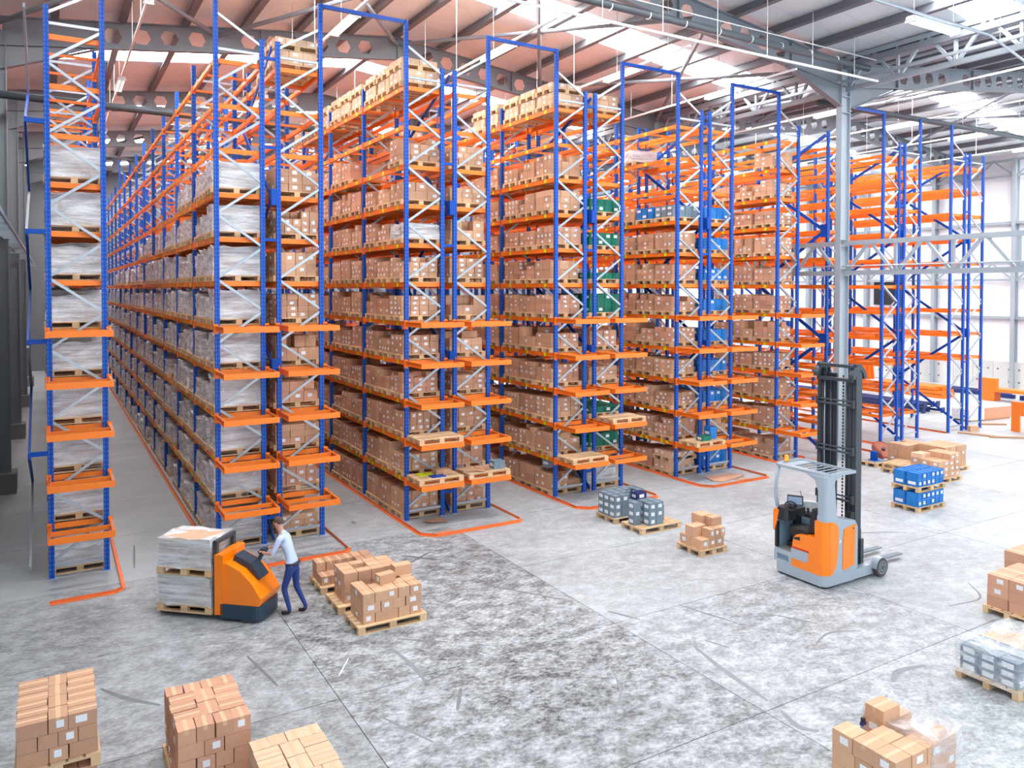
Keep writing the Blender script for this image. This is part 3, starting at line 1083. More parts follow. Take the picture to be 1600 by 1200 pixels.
def stack(x0, y0, x1, y1, z, layers, h, desc, tone='tan', skip=(), fl=True, jit=.006, labelp=.5, shell=True, adder=None, inset=.004, names=None):
    """layers of cartons on a pallet footprint"""
    W, D = x1 - x0, y1 - y0
    nL = len(layers)
    given = names
    names = names or ['bottom', 'second', 'third', 'fourth', 'fifth', 'sixth']
    for k, lay in enumerate(layers):
        xsrt = sorted({round(r[0], 3) for r in lay})
        ysrt = sorted({round(r[1], 3) for r in lay})
        hh = h[k] if isinstance(h, (list, tuple)) else h
        for n, r in enumerate(lay):
            if (k, n) in skip:
                continue
            edge_l, edge_f, edge_r, edge_b = r[0] < .01, r[1] < .01, r[2] > .99, r[3] > .99
            is_top = k == nL - 1 or (k == nL - 2 and len(skip))
            if shell and not (is_top or edge_l or edge_f or (fl and (edge_r or edge_b))):
                continue
            cx, cy = x0 + W * (r[0] + r[2]) / 2, y0 + D * (r[1] + r[3]) / 2
            dx, dy = W * (r[2] - r[0]) - inset * 2, D * (r[3] - r[1]) - inset * 2
            ln = 'top' if k == nL - 1 and nL > 1 and not given else names[k]
            pos = 'near row %s from left' % ORD[xsrt.index(round(r[0], 3))] if edge_f else ('left face %s back' % ORD[min(17, ysrt.index(round(r[1], 3)))] if edge_l else
                  'column %s row %s' % (ORD[xsrt.index(round(r[0], 3))], ORD[ysrt.index(round(r[1], 3))]))
            face = None
            q = random.random()
            if q < labelp:
                face = 'f' if edge_f and (not edge_l or random.random() < .5) else 'l'
            (adder or add_box)(cx + random.uniform(-jit, jit), cy + random.uniform(-jit, jit), z, dx, dy, hh - .004, '%s layer, %s, %s' % (ln, pos, desc), tone, random.uniform(-jit, jit) * 2, **({} if adder else dict(face=face, floor_=fl, top=is_top)))
        z += hh
    return z


# --- floor stacks
add_pallet(.03, 10.85, 0, .86, 1.22, 'wooden pallet at the foot of the two-tier carton stack at bottom left')
stack(-.38, 10.27, .44, 11.43, .15, [cols([(.34, 5), (.24, 4), (.34, 5)]), grid(4, 4), cols([(.34, 5), (.24, 4), (.34, 5)]), grid(4, 4)], .165, 'lower tier, bottom left corner stack', 'reddish', labelp=.6)
add_pallet(.03, 10.85, .81, .86, 1.22, 'wooden pallet between the two tiers of the bottom left carton stack')
stack(-.38, 10.27, .44, 11.43, .96, [cols([(.36, 5), (.22, 4), (.34, 5)]), grid(4, 4), cols([(.34, 6), (.22, 4), (.33, 6)])], .17, 'upper tier, bottom left corner stack', 'brown', labelp=.6)
add_pallet(1.74, 10.86, 0, .94, 1.34, 'wooden pallet under the uneven carton stack second from bottom left')
stack(1.30, 10.24, 2.18, 11.48, .15, [RING_B, RING, RING_B, RING], .195, 'uneven stack second from bottom left', 'reddish', labelp=.45, jit=.012)
add_pallet(2.51, 9.34, 0, .94, 1.26, 'wooden pallet under the low carton stack third from bottom left')
stack(2.07, 8.75, 2.95, 9.92, .15, [RING_B, RING_B, RING], .2, 'low stack third from bottom left', 'pale', labelp=.4, jit=.008)
# three pallets in a row in the middle of the floor
add_pallet(5.52, 14.07, 0, 1.38, .84, 'wooden pallet under the nearest of three carton stacks mid floor')
stack(4.95, 13.73, 6.13, 14.45, .15, [grid(5, 3), cols([(.3, 2), (.21, 3), (.21, 3), (.28, 2)]), grid(5, 3)], .19, 'nearest of three mid-floor stacks', 'tan', skip={(2, 11), (2, 5)}, labelp=.5)
add_box(5.55, 14.15, .72, .34, .2, .17, 'loose one on top, nearest of three mid-floor stacks', 'tan', .15, 'l', True, True)
add_box(6.0, 14.42, .72, .36, .22, .19, 'back right one on top, nearest of three mid-floor stacks', 'tan', .0, None, True, True)
add_pallet(5.5, 15.15, 0, 1.38, .84, 'wooden pallet under the middle of three carton stacks mid floor')
stack(4.97, 14.85, 6.1, 15.52, .15, [grid(5, 3), grid(4, 3), grid(4, 3)], .2, 'middle of three mid-floor stacks', 'tan', skip={(2, 4)}, labelp=.5)
add_pallet(5.5, 16.3, 0, 1.38, .84, 'wooden pallet under the farthest of three carton stacks mid floor')
stack(4.86, 16.0, 6.08, 16.68, .15, [grid(6, 2), grid(6, 2)], .19, 'farthest of three mid-floor stacks', 'brown', skip={(1, 0), (1, 2), (1, 4), (1, 6)}, labelp=.5)
# small carton pallet
add_pallet(13.74, 13.95, 0, .86, .84, 'small wooden pallet under five large cartons left of the reach truck')
stack(13.36, 13.58, 14.12, 14.32, .15, [cols([(.3, 2), (.24, 2), (.3, 2)])], .24, 'small pallet left of reach truck', 'tan', labelp=1)
stack(13.62, 13.56, 14.14, 13.84, .39, [grid(3, 1)], .22, 'upper front row, small pallet left of reach truck', 'tan', labelp=1)
add_box(13.58, 14.0, .39, .42, .30, .25, 'wide one top left, small pallet left of reach truck', 'tan', .05, None, True, True)
add_box(13.98, 14.2, .39, .36, .36, .42, 'tallest one top back, small pallet left of reach truck', 'tan', 0, None, True, True)
add_box(14.04, 13.86, .61, .3, .24, .2, 'small one on top right, small pallet left of reach truck', 'tan', 0, None, True, True)
# grey crates
add_pallet(13.82, 17.06, 0, 1.3, .84, 'wooden pallet under the larger group of grey crates')
for k in range(3):
    for i in range(5):
        for j in range(3):
            if k == 2 and (i, j) in ((3, 0), (4, 0), (3, 1), (2, 0)):
                continue
            if 0 < i < 4 and j == 1 and k < 2:
                continue
            if k == 1 and (i, j) in ((3, 0),):
                continue
            add_crate(13.32 + .25 * i, 16.82 + .25 * j, .15 + .2 * k, .24, .24, .2, '%s tier, %s column, %s row, larger group, fourth rack foot' % (['bottom', 'middle', 'top'][k], ORD[i], ORD[j]), 'greycrate', 0, True)
add_crate(14.15, 16.82, .55, .36, .24, .18, 'single dark navy lidded one on the larger grey crate group', 'navycrate', 0, True)
add_pallet(13.88, 15.98, 0, 1.38, .84, 'wooden pallet half covered by the smaller group of grey crates')
for k in range(3):
    for i, j in ((0, 1), (1, 0), (1, 1), (2, 0), (2, 1), (3, 1)):
        if k == 2 and (i, j) == (3, 1):
            continue
        add_crate(13.36 + .25 * i + (.06 if i else 0), 15.8 + .25 * j, .15 + .2 * k, .24, .24, .2, '%s tier, %s column, %s row, smaller group on open pallet' % (['bottom', 'middle', 'top'][k], ORD[i], ORD[j]), 'greycrate', 0, True)
# blue crates, two tiers of pallets
for t, zb in ((0, 0), (1, .58)):
    tn = ['lower', 'upper'][t]
    add_pallet(22.0, 13.5, zb, 1.34, .84, 'wooden pallet carrying the %s tier of blue crates right of the reach truck' % tn)
    for k in range(2):
        for i in range(6):
            for j in range(2):
                add_crate(21.46 + .215 * i, 13.3 + .39 * j, zb + .15 + .2 * k, .205, .37, .2, '%s pallet %s row, %s column, %s blue crate' % (tn, ['bottom', 'top'][k], ORD[i], ['near', 'rear'][j]), 'bluecrate', 0, True)
# carton blocks behind the blue crates
add_pallet(25.7, 15.2, 0, 1.4, 1.05, 'wooden pallet under the carton block just behind the blue crates')
stack(25.08, 14.7, 26.32, 15.68, .15, [cols([(.22, 3), (.22, 3), (.22, 4), (.22, 4)])] * 3, .195, 'block just behind the blue crates', 'tan', labelp=.7)
stack(25.72, 14.7, 26.32, 15.5, .735, [grid(2, 3)], .19, 'raised right end, block just behind blue crates', 'tan', labelp=.6)
stack(25.1, 15.3, 25.6, 15.68, .735, [grid(2, 1)], .16, 'raised left end, block just behind blue crates', 'pale', labelp=.3)
add_pallet(27.35, 15.9, 0, 1.5, 1.05, 'wooden pallet under the carton block furthest right on the floor')
stack(26.7, 15.42, 28.0, 16.4, .15, [cols([(.33, 3)] * 4)] * 4, .19, 'block furthest right', 'tan', labelp=.25)
add_pallet(27.0, 17.0, 0, 1.3, .9, 'wooden pallet under the carton block beside the rusty discs')
stack(26.42, 16.62, 27.6, 17.4, .15, [grid(4, 2), grid(3, 2), grid(3, 3)], .22, 'block beside the rusty discs', 'tan', labelp=.3, skip={(2, 5)})
# nearly empty pallets
add_pallet(25.95, 17.62, 0, .9, .8, 'empty wooden pallet with a blue post piece on it')
add_pallet(25.75, 16.45, 0, 1.15, .8, 'empty wooden pallet at the bottom of the loose pair near the blue crates')
add_pallet(25.85, 16.5, .15, 1.15, .8, 'empty wooden pallet lying askew on another near the blue crates', .12)
# bottom right
add_pallet(8.9, 5.73, 0, 1.3, .9, 'wooden pallet under the film-wrapped carton stack at bottom right')
stack(8.28, 5.3, 9.5, 6.16, .15, [swap(RING_B), swap(RING), swap(RING_B)], .21, 'wrapped stack at bottom right', 'tan', labelp=.6)
stack(8.28, 5.3, 9.5, 6.16, .78, [grid(4, 3)], .2, 'uneven crown, wrapped stack at bottom right', 'tan', skip={(0, 5), (0, 7), (0, 10)}, labelp=.5)
add_box(9.06, 6.0, .98, .34, .26, .16, 'high back one, wrapped stack at bottom right', 'tan', 0, None, True, True)
# grey crates at right edge
add_pallet(13.6, 6.72, 0, 1.5, .98, 'wooden pallet under the film-wrapped grey crates at the right edge')
for k in range(3):
    for i in range(4):
        for j in range(3):
            if i > 1 and k < 2 and j == 1:
                continue
            if i < 2:
                add_crate(13.05 + .31 * i, 6.42 + .3 * j, .15 + .137 * k, .30, .29, .137, '%s tier %s column %s row, wrapped group, right edge' % (['bottom', 'middle', 'top'][k], ORD[i], ORD[j]), 'greycrate', 0, True)
            else:
                add_box(13.05 + .31 * i, 6.42 + .3 * j, .15 + .137 * k, .30, .29, .135, '%s tier %s column %s row, beside wrapped grey crates' % (['bottom', 'middle', 'top'][k], ORD[i], ORD[j]), 'tan', 0, 'f', True, True)
add_pallet(16.55, 7.95, 0, 1.3, .9, 'wooden pallet cut by the right edge behind the wrapped grey crates')
stack(15.95, 7.55, 17.15, 8.35, .15, [grid(3, 2)] * 3, .21, 'stack cut by right edge behind grey crates', 'reddish')
add_pallet(18.9, 8.85, 0, 1.3, .9, 'wooden pallet cut by the right edge, upper one')
stack(18.35, 8.45, 19.5, 9.25, .15, [grid(3, 2)] * 2, .21, 'stack cut by right edge near mid height', 'reddish')

# --- goods in the racks
RN = {'B1': 'second rack', 'B2': 'third rack', 'B3': 'fourth rack', 'B4': 'fifth rack', 'B5': 'column rack', 'R0': 'first rack'}
LAYS = [grid(4, 3), grid(3, 3), swap(cols([(.3, 3), (.3, 4), (.3, 3)])), cols([(.36, 4), (.27, 3), (.37, 4)]), grid(5, 3), grid(3, 2), grid(4, 4)]


def rack_load(rk, half, xa, lev, n, kind='box', h=None, tone=None, big=False):
    """one pallet position: n-th pallet along the aisle in a rack level"""
    z = (LEV[lev - 1] + .03) if lev > 0 else 0.0
    y = Y0 + (n // 3) * BAY + .185 + 1.0 * (n % 3) + .47
    y += random.uniform(-.015, .015)
    x = xa + FR / 2 + random.uniform(-.03, .02)
    pw, pd = 1.22, .90
    # short descriptor
    lv = 'floor level' if lev == 0 else nth(lev - 1) + ' level'
    where = ('%s pallet %s, %s %s' % (nth(n), lv, RN[rk], half)).strip()
    avail = .80 if lev < 10 else 1.2
    h = h or random.uniform(.42, .74)
    add_pallet(x, y, z, pw, pd, ('wooden pallet, %s back, %s, %s %s' % (nth(n), lv, RN[rk], half)).strip())
    z += .15
    x0, x1, y0, y1 = x - .57, x + .57, y - .44, y + .44
    x1 = x0 + random.uniform(1.04, 1.14)
    if kind == 'box':
        lay = random.choice(LAYS)
        nl = random.choice((2, 3, 3, 4)) if not big else 2
        hh = max(.14, min(.30, h / nl))
        l2 = random.choice(LAYS) if random.random() < .4 else lay
        layers = [lay if q % 2 == 0 else l2 for q in range(nl)]
        sk = set()
        if random.random() < .45:
            top = layers[-1]
            for i, r in enumerate(top):
                if random.random() < .35:
                    sk.add((nl - 1, i))
        stack(x0, y0, x1, y1, z, layers, hh, where, tone or random.choice(('tan', 'brown', 'brown', 'reddish', 'tan')), skip=sk, fl=False, labelp=.62)
        if sk and random.random() < .5:
            pass
    elif kind == 'double':
        zz = stack(x0, y0, x1, y1, z, [grid(3, 3), grid(3, 3)], .17, where, 'pale', fl=False, labelp=.8, names=['bottom', 'second'])
        add_pallet(x, y, zz, pw, pd, ('wooden pallet atop cartons, %s back, %s, %s %s' % (nth(n), lv, RN[rk], half)).strip())
        stack(x0, y0, x1 - (.3 if n % 2 else 0), y1, zz + .15, [grid(4, 3)], .17, where, 'pale', fl=False, labelp=.8, names=['topmost'])
    elif kind in ('greencrate', 'bluecrate', 'greycrate'):
        nl = 2 if kind != 'bluecrate' else 3
        nl = max(1, int(h / .2))
        for k in range(nl):
            for i in range(4):
                for j in range(3):
                    if k < nl - 1 and i and j:
                        continue
                    add_crate(x0 + .15 + .3 * i, y0 + .15 + .3 * j, z + .2 * k, .29, .29, .2, '%s tier, %s column, %s row, %s' % (ORD[k], ORD[i], ORD[j], where), kind)
    elif kind == 'wrapped':
        add_wrapped(x, y, z, 1.16, random.uniform(.72, .84), h, where)
    return


random.seed(5)
for lev in range(0, 9):                       # first rack, film-wrapped
    for n in range(9):
        if lev == 8 and n > 0:
            continue
        rack_load('R0', '', -.02, lev, n, 'wrapped', random.uniform(.55, .72))
for lev in range(0, 9):                       # second rack, aisle side
    nmax = {8: 6, 7: 17, 6: 30}.get(lev, 36)
    for n in range(nmax):
        if random.random() < .05 and n > 1:
            continue
        h = random.uniform(.42, .72) if n else .68
        if lev >= 7:
            h = random.uniform(.3, .62) if n else .62
        rack_load('B1', 'left', A['B1'], lev, n, 'wrapped', h)
X1 = A['B1'] + 1.476
for lev in list(range(0, 9)) + [11]:
    for n in range(3 if lev < 11 else 2):
        rack_load('B1', 'right', X1, lev, n, 'double' if lev == 11 else 'box', random.uniform(.45, .7) if lev else .4)
for lev in list(range(0, 10)) + [11]:         # third rack
    for n in range(10):
        if lev == 9 and n in (1, 2, 3):
            continue
        if lev == 6 + 1 and n == 0:
            pass
        if lev == 11:
            rack_load('B2', 'left', A['B2'], lev, n, 'double')
        elif lev == 7 and n == 0:
            rack_load('B2', 'left', A['B2'], lev, n, 'wrapped', .4)
        else:
            rack_load('B2', 'left', A['B2'], lev, n, 'box', .7 if lev == 0 else random.uniform(.42, .66))
X2 = A['B2'] + 1.476
for lev in list(range(0, 10)):
    for n in range(3):
        rack_load('B2', 'right', X2, lev, n, 'box', .62 if lev == 0 else random.uniform(.4, .6))
for n in (4, 5, 6, 7):
    rack_load('B2', 'right', X2, 10, n, 'double')
for lev in list(range(0, 10)) + [11]:         # fourth rack
    for n in range(5):
        kind = 'box'
        if lev == 0 and n == 0:
            kind = 'box'
        rack_load('B3', 'left', A['B3'], lev, n, 'double' if lev == 11 else kind, random.uniform(.4, .62), tone='brown' if lev == 0 else None, big=(lev == 0 and n < 2))
X3 = A['B3'] + 1.476
for lev, kind, h in ((0, 'wrapped', .5), (1, 'greencrate', .6), (2, 'greencrate', .25), (3, 'box', .4), (4, 'box', .5), (5, 'greencrate', .62), (6, 'greencrate', .2), (7, 'greencrate', .6), (8, 'greencrate', .6), (11, 'box', .5)):
    for n in range(2):
        rack_load('B3', 'right', X3, lev, n, kind, h)
for lev in (0, 1, 2, 3, 4, 5, 6, 7, 8):       # fifth rack
    for n in range(4):
        kind = 'double' if lev == 0 and n == 0 else 'box'
        if lev == 8:
            kind = 'bluecrate' if n in (1,) else ('greycrate' if n == 0 else 'box')
        rack_load('B4', 'left', A['B4'], lev, n, kind, random.uniform(.4, .62))
rack_load('B4', 'left', A['B4'], 10, 2, 'wrapped', .4)
X4 = A['B4'] + 1.476
for lev, kind, h in ((0, 'bluecrate', .8), (1, 'box', .4), (2, 'bluecrate', .4), (3, 'bluecrate', .6), (4, 'bluecrate', .4), (5, 'bluecrate', .6), (6, 'bluecrate', .4), (7, 'bluecrate', .6), (8, 'bluecrate', .5)):
    for n in range(2):
        rack_load('B4', 'right', X4, lev, n, kind, h)
for lev in (0, 1, 2, 3, 4, 5, 6, 7, 8, 9, 10):    # rack by the column
    for n in range(1 if lev == 10 else 3):
        rack_load('B5', '', 23.27, lev, n, 'box', random.uniform(.42, .66))

# pallets resting on the outrigger frames
def on_frame(a, li, desc):
    add_pallet(a + FR / 2 + .02, Y0 - .66, LEV[li] + .03, 1.3, .86, desc)
    return a + FR / 2, Y0 - .66, LEV[li] + .18


on_frame(A['B2'], 1, 'splintered wooden pallet on the outrigger frame, level two, third rack')
x, y, z = on_frame(A['B2'], 0, 'wooden pallet holding loose cards on the lowest left outrigger of third rack')
MB().box(x - .42, y + .02, z, x - .02, y + .3, z + .03, 'tag').build('card_sheet', None, label='yellow-green card lying on the lowest outrigger pallet of the third rack', category='card')
MB().box(x - .2, y - .32, z, x + .2, y - .02, z + .02, 'plainblue').build('folder', None, label='flat blue folder on the lowest outrigger pallet of the third rack', category='folder')
add_box(x + .12, y + .05, z, .26, .2, .14, 'on lowest left outrigger pallet, third rack', 'brown', .2, None, True, True)
add_box(x + .4, y + .2, z, .2, .24, .1, 'small one on lowest left outrigger pallet, third rack', 'tan', .5, None, True, True)
x, y, z = on_frame(A['B2'] + 1.476, 0, 'wooden pallet littered with torn cardboard, lowest right outrigger of third rack')
for i, (px, py, sx, sy, r) in enumerate(((-.35, 0, .5, .35, .3), (.05, .12, .4, .3, -.4), (-.1, -.2, .45, .22, .6))):
    o = MB().box(-sx / 2, -sy / 2, 0, sx / 2, sy / 2, .012, 'tan').build('cardboard_scrap', None, label='torn cardboard sheet on the lowest right outrigger pallet, %s of three' % ['leftmost', 'rearmost', 'front'][i], category='cardboard', group='torn cardboard on the pallet')
    o.location = (x + px, y + py, z + .003 + .013 * i)
    o.rotation_euler = (0, 0, r)
add_crate(x + .42, y - .1, z, .36, .3, .22, 'lone grey one on the lowest right outrigger pallet, third rack', 'greycrate', 0, True)
on_frame(A['B3'], 0, 'bare pale wooden pallet on the lowest left outrigger of the fourth rack')
on_frame(A['B3'] + 1.476, 1, 'bare pale wooden pallet on the right outrigger one level up, fourth rack')
x, y, z = on_frame(A['B4'], 0, 'wooden pallet with a green and a blue crate, lowest outrigger of fifth rack')
add_crate(x - .02, y - .12, z, .4, .3, .16, 'lone green one on the lowest outrigger pallet of the fifth rack', 'greencrate', 0, True)
add_crate(x + .45, y + .05, z, .3, .3, .4, 'lone tall bright blue one on the lowest outrigger pallet, fifth rack', 'bluecrate', 0, True)
# extra crates at ground level of the fourth rack
add_crate(A['B3'] + .25, Y0 + .7, .78, .34, .34, .28, 'tilted grey one on brown cartons at floor level, fourth rack', 'greycrate', .2, True)

# ---------------- choose which show
for k in ITEMS:
    for it in ITEMS[k]:
        x, y, z = it['c']
        dx, dy, dz = it['d']
        e = .004
        occ(x - dx / 2 + e, y - dy / 2 + e, z + e, x + dx / 2 - e, y + dy / 2 - e, z + dz - e)
occ(14.1, 10.75, 0, 15.3, 12.0, 1.4)
occ(15.3, 10.85, 0, 15.5, 11.8, 4.7)
vs, fs = [], []
for x0, y0, z0, x1, y1, z1 in OCC:
    o = len(vs)
    vs += [(x0, y0, z0), (x1, y0, z0), (x1, y1, z0), (x0, y1, z0), (x0, y0, z1), (x1, y0, z1), (x1, y1, z1), (x0, y1, z1)]
    fs += [(o, o + 3, o + 2, o + 1), (o + 4, o + 5, o + 6, o + 7), (o, o + 1, o + 5, o + 4), (o + 1, o + 2, o + 6, o + 5), (o + 2, o + 3, o + 7, o + 6), (o + 3, o, o + 4, o + 7)]
bvh = BVHTree.FromPolygons(vs, fs)
CAM = Vector((0, 0, CAM_H))


def score(it):
    x, y, z = it['c']
    dx, dy, dz = it['d']
    u, v, w = proj(x, y, z + dz / 2)
    if w < 1 or not (-60 < u < 1660 and -60 < v < 1260):
        return 0
    s = 0
    faces = [(Vector((-1, 0, 0)), [(-.5, a, b) for a in (-.3, .3) for b in (.25, .75)], dy * dz),
             (Vector((0, -1, 0)), [(a, -.5, b) for a in (-.3, .3) for b in (.25, .75)], dx * dz),
             (Vector((0, 0, 1)), [(a, b, 1) for a in (-.3, .3) for b in (-.3, .3)], dx * dy)]
    for nrm, pts, ar in faces:
        for a, b, c in pts:
            p = Vector((x + a * dx, y + b * dy, z + c * dz))
            d = p - CAM
            L = d.length
            d /= L
            cosv = -d.dot(nrm)
            if cosv <= 0.02:
                continue
            uu, vv, _ = proj(*p)
            if not (0 < uu < 1600 and 0 < vv < 1200):
                continue
            hit = bvh.ray_cast(CAM, d, L - .03)
            if hit[0] is None:
                s += ar / 4 * cosv * (F_PX / L) ** 2
    return s


for k in ITEMS:
    for it in ITEMS[k]:
        it['s'] = score(it)
    ITEMS[k].sort(key=lambda i: -i['s'])
LIM = {'box': 298, 'crate': 230, 'pallet': 290, 'wrapped': 260}
SINGLE = {k: [it for it in v[:LIM[k]] if it['s'] > (20 if k != 'wrapped' else 30)] for k, v in ITEMS.items()}
ids = {k: {id(i) for i in v} for k, v in SINGLE.items()}
MASS = {k: [it for it in v if id(it) not in ids[k]] for k, v in ITEMS.items()}
print('SINGLES', {k: (len(v), len(ITEMS[k]), round(v[-1]['s'])) for k, v in SINGLE.items()})


def words(label):
    w = label.split()
    if len(w) > 16:
        label = label.replace(' layer,', ',').replace(' from left', '')
        w = label.split()
    if len(w) > 16:
        print('LONG', len(w), label)
    return label


# unit carton: slightly chamfered box, flaps line on top
UNIT = {}
for t in TONES:
    UNIT[t] = bevel_box(-.5, -.5, 0, .5, .5, 1, .012, t).mesh('cardboard_box_' + t)
TAPE = MB().box(-.5, -.5, 0, .5, .5, 1, 'tape').mesh('tape')
LABEL = MB().box(-.5, -.5, -.5, .5, .5, .5, 'label').mesh('shipping_label')


def rgb(t):
    c = TONES[t]
    f = random.uniform(.86, 1.1)
    return (c[0] * f, c[1] * f, c[2] * f, 1)


random.seed(3)
for it in SINGLE['box']:
    x, y, z = it['c']
    dx, dy, dz = it['d']
    o = ob('cardboard_box', UNIT[it['tone']], None, (x, y, z), it['rz'], (dx, dy, dz), label=words('cardboard box, ' + it['desc']), category='box', group='cardboard boxes on the pallets')
    big = it['s'] > 150
    if it['face']:
        lw, lh = min(.12, .4 * (dx if it['face'] == 'f' else dy)), min(.085, dz * .5)
        if it['face'] == 'f':
            ob('shipping_label', LABEL, o, (random.choice((0, .1, -.05)), -.5, .55), scale=(lw / dx, .004 / dy, lh / dz))
        else:
            ob('shipping_label', LABEL, o, (-.5, random.choice((0, .1, -.1)), .55), scale=(.004 / dx, lw / dy, lh / dz))
    if it['top'] and it['s'] > 60:
        if dx > dy:
            ob('parcel_tape', TAPE, o, (0, 0, 1), scale=(1.0, .05 / dy, .002 / dz))
            ob('parcel_tape', TAPE, o, (-.5, 0, 1 - .06 / dz), scale=(.003 / dx, .05 / dy, .06 / dz))
        else:
            ob('parcel_tape', TAPE, o, (0, 0, 1), scale=(.05 / dx, 1.0, .002 / dz))
            ob('parcel_tape', TAPE, o, (0, -.5, 1 - .06 / dz), scale=(.05 / dx, .003 / dy, .06 / dz))


def mass_mesh(name, items, cb):
    vs, fs, cols_, mi = [], [], [], []
    for it in items:
        for v, f, c, m in cb(it):
            o = len(vs)
            vs += v
            fs += [tuple(q + o for q in ff) for ff in f]
            cols_ += [c] * len(v)
            mi += [m] * len(f)
    me = bpy.data.meshes.new(name)
    me.from_pydata(vs, [], fs)
    at = me.attributes.new('tint', 'FLOAT_COLOR', 'POINT')
    at.data.foreach_set('color', [q for c in cols_ for q in c])
    me.polygons.foreach_set('material_index', mi)
    me.update()
    return me


BF = [(0, 3, 2, 1), (4, 5, 6, 7), (0, 1, 5, 4), (1, 2, 6, 5), (2, 3, 7, 6), (3, 0, 4, 7)]


def bxv(x0, y0, z0, x1, y1, z1):
    return [(x0, y0, z0), (x1, y0, z0), (x1, y1, z0), (x0, y1, z0), (x0, y0, z1), (x1, y0, z1), (x1, y1, z1), (x0, y1, z1)]


def box_cb(it):
    x, y, z = it['c']
    dx, dy, dz = it['d']
    g = random.uniform(.0, .006)
    yield bxv(x - dx / 2 + g, y - dy / 2 + g, z, x + dx / 2 - g, y + dy / 2 - g, z + dz), BF, rgb(it['tone']), 0
    if it['face']:
        lh = min(.075, dz * .5)
        zc = z + dz * random.uniform(.45, .62)
        if it['face'] == 'f':
            lw = min(.10, dx * .4)
            xc = x + random.uniform(-.1, .1) * dx
            yield bxv(xc - lw / 2, y - dy / 2 - .003, zc - lh / 2, xc + lw / 2, y - dy / 2 + .01, zc + lh / 2), BF, (1, 1, 1, 1), 1
        else:
            lw = min(.10, dy * .4)
            yield bxv(x - dx / 2 - .003, y - lw / 2, zc - lh / 2, x - dx / 2 + .01, y + lw / 2, zc + lh / 2), BF, (1, 1, 1, 1), 1


me = mass_mesh('cardboard_boxes', MASS['box'], box_cb)
me.materials.append(M['cardmass'])
me.materials.append(M['label'])
ob('cardboard_boxes', me, None, label='brown cartons with white labels filling the deeper parts of the racks', kind='stuff', category='boxes')

# pallets
PROTO_P = {}


def pallet_parts(dx, dy):
    """planks and blocks of a pallet whose long side is x; list of (name, box)"""
    lx = dx >= dy
    L, W = (dx, dy) if lx else (dy, dx)
    out = []
    nb = 5
    bw = W / nb - .022
    for i in range(nb):
        y = -W / 2 + i * (W - bw) / (nb - 1)
        out.append(('deck_board', (-L / 2, y, .128, L / 2, y + bw, .15)))
    for x in (-L / 2, -.07, L / 2 - .14):
        out.append(('stringer_board', (x, -W / 2, .106, x + .14, W / 2, .128)))
        for y in (-W / 2, -.05, W / 2 - .1):
            out.append(('block', (x, y, .022, x + .14, y + .1, .106)))
    for y in (-W / 2, -.05, W / 2 - .1):
        out.append(('bottom_board', (-L / 2, y, 0, L / 2, y + .1, .022)))
    if not lx:
        out = [(n, (b[1], b[0], b[2], b[4], b[3], b[5])) for n, b in out]
    return out


def pallet_proto(dx, dy):
    k = (round(dx, 2), round(dy, 2))
    if k not in PROTO_P:
        parts = pallet_parts(dx, dy)
        shared = {}
        lst = []
        whole = MB()
        for n, b in parts:
            sz = (n, round(b[3] - b[0], 3), round(b[4] - b[1], 3), round(b[5] - b[2], 3))
            if sz not in shared:
                shared[sz] = MB().box(0, 0, 0, sz[1], sz[2], sz[3], 'wood').mesh(n)
            lst.append((n, shared[sz], b[:3]))
            whole.box(*b, 'wood')
        PROTO_P[k] = (lst, whole.mesh('wooden_pallet'), whole)
    return PROTO_P[k]


for q, it in enumerate(SINGLE['pallet']):
    lst, whole, _ = pallet_proto(it['d'][0], it['d'][1])
    if it['s'] > 380:
        o = thing('wooden_pallet', words(it['desc']), 'pallet', it['c'], it['rz'], 'wooden pallets')
        for n, me, loc in lst:
            ob(n, me, o, loc)
    else:
        o = ob('wooden_pallet', whole, None, it['c'], it['rz'], label=words(it['desc']), category='pallet', group='wooden pallets')
mb = MB()
for it in MASS['pallet']:
    w = pallet_proto(it['d'][0], it['d'][1])[2]
    mb.add(w.v, w.f, 'wood', Matrix.Translation(it['c']))
mb.build('wooden_pallets', None, label='wooden pallets under the loads deeper in the racks', kind='stuff', category='pallets')


# crates
def crate_mb(tone):
    mb = MB()
    t = .05
    mb.box(-.5, -.5, 0, .5, .5, .06, tone)
    for a in ((-.5, -.5, .5, -.5 + t), (-.5, .5 - t, .5, .5), (-.5, -.5 + t, -.5 + t, .5 - t), (.5 - t, -.5 + t, .5, .5 - t)):
        mb.box(a[0] + .012, a[1] + .012, .06, a[2] - .012, a[3] - .012, .84, tone)
    mb.box(-.5, -.5, .84, .5, -.5 + t, 1, tone).box(-.5, .5 - t, .84, .5, .5, 1, tone).box(-.5, -.5 + t, .84, -.5 + t, .5 - t, 1, tone).box(.5 - t, -.5 + t, .84, .5, .5 - t, 1, tone)
    for x in (-.42, .0, .38):
        mb.box(x, -.505, .08, x + .04, -.46, .84, tone).box(-.505, x, .08, -.46, x + .04, .84, tone)
    mb.box(-.44, -.44, .5, .44, .44, .93, tone)   # lid or contents just below the rim
    return mb


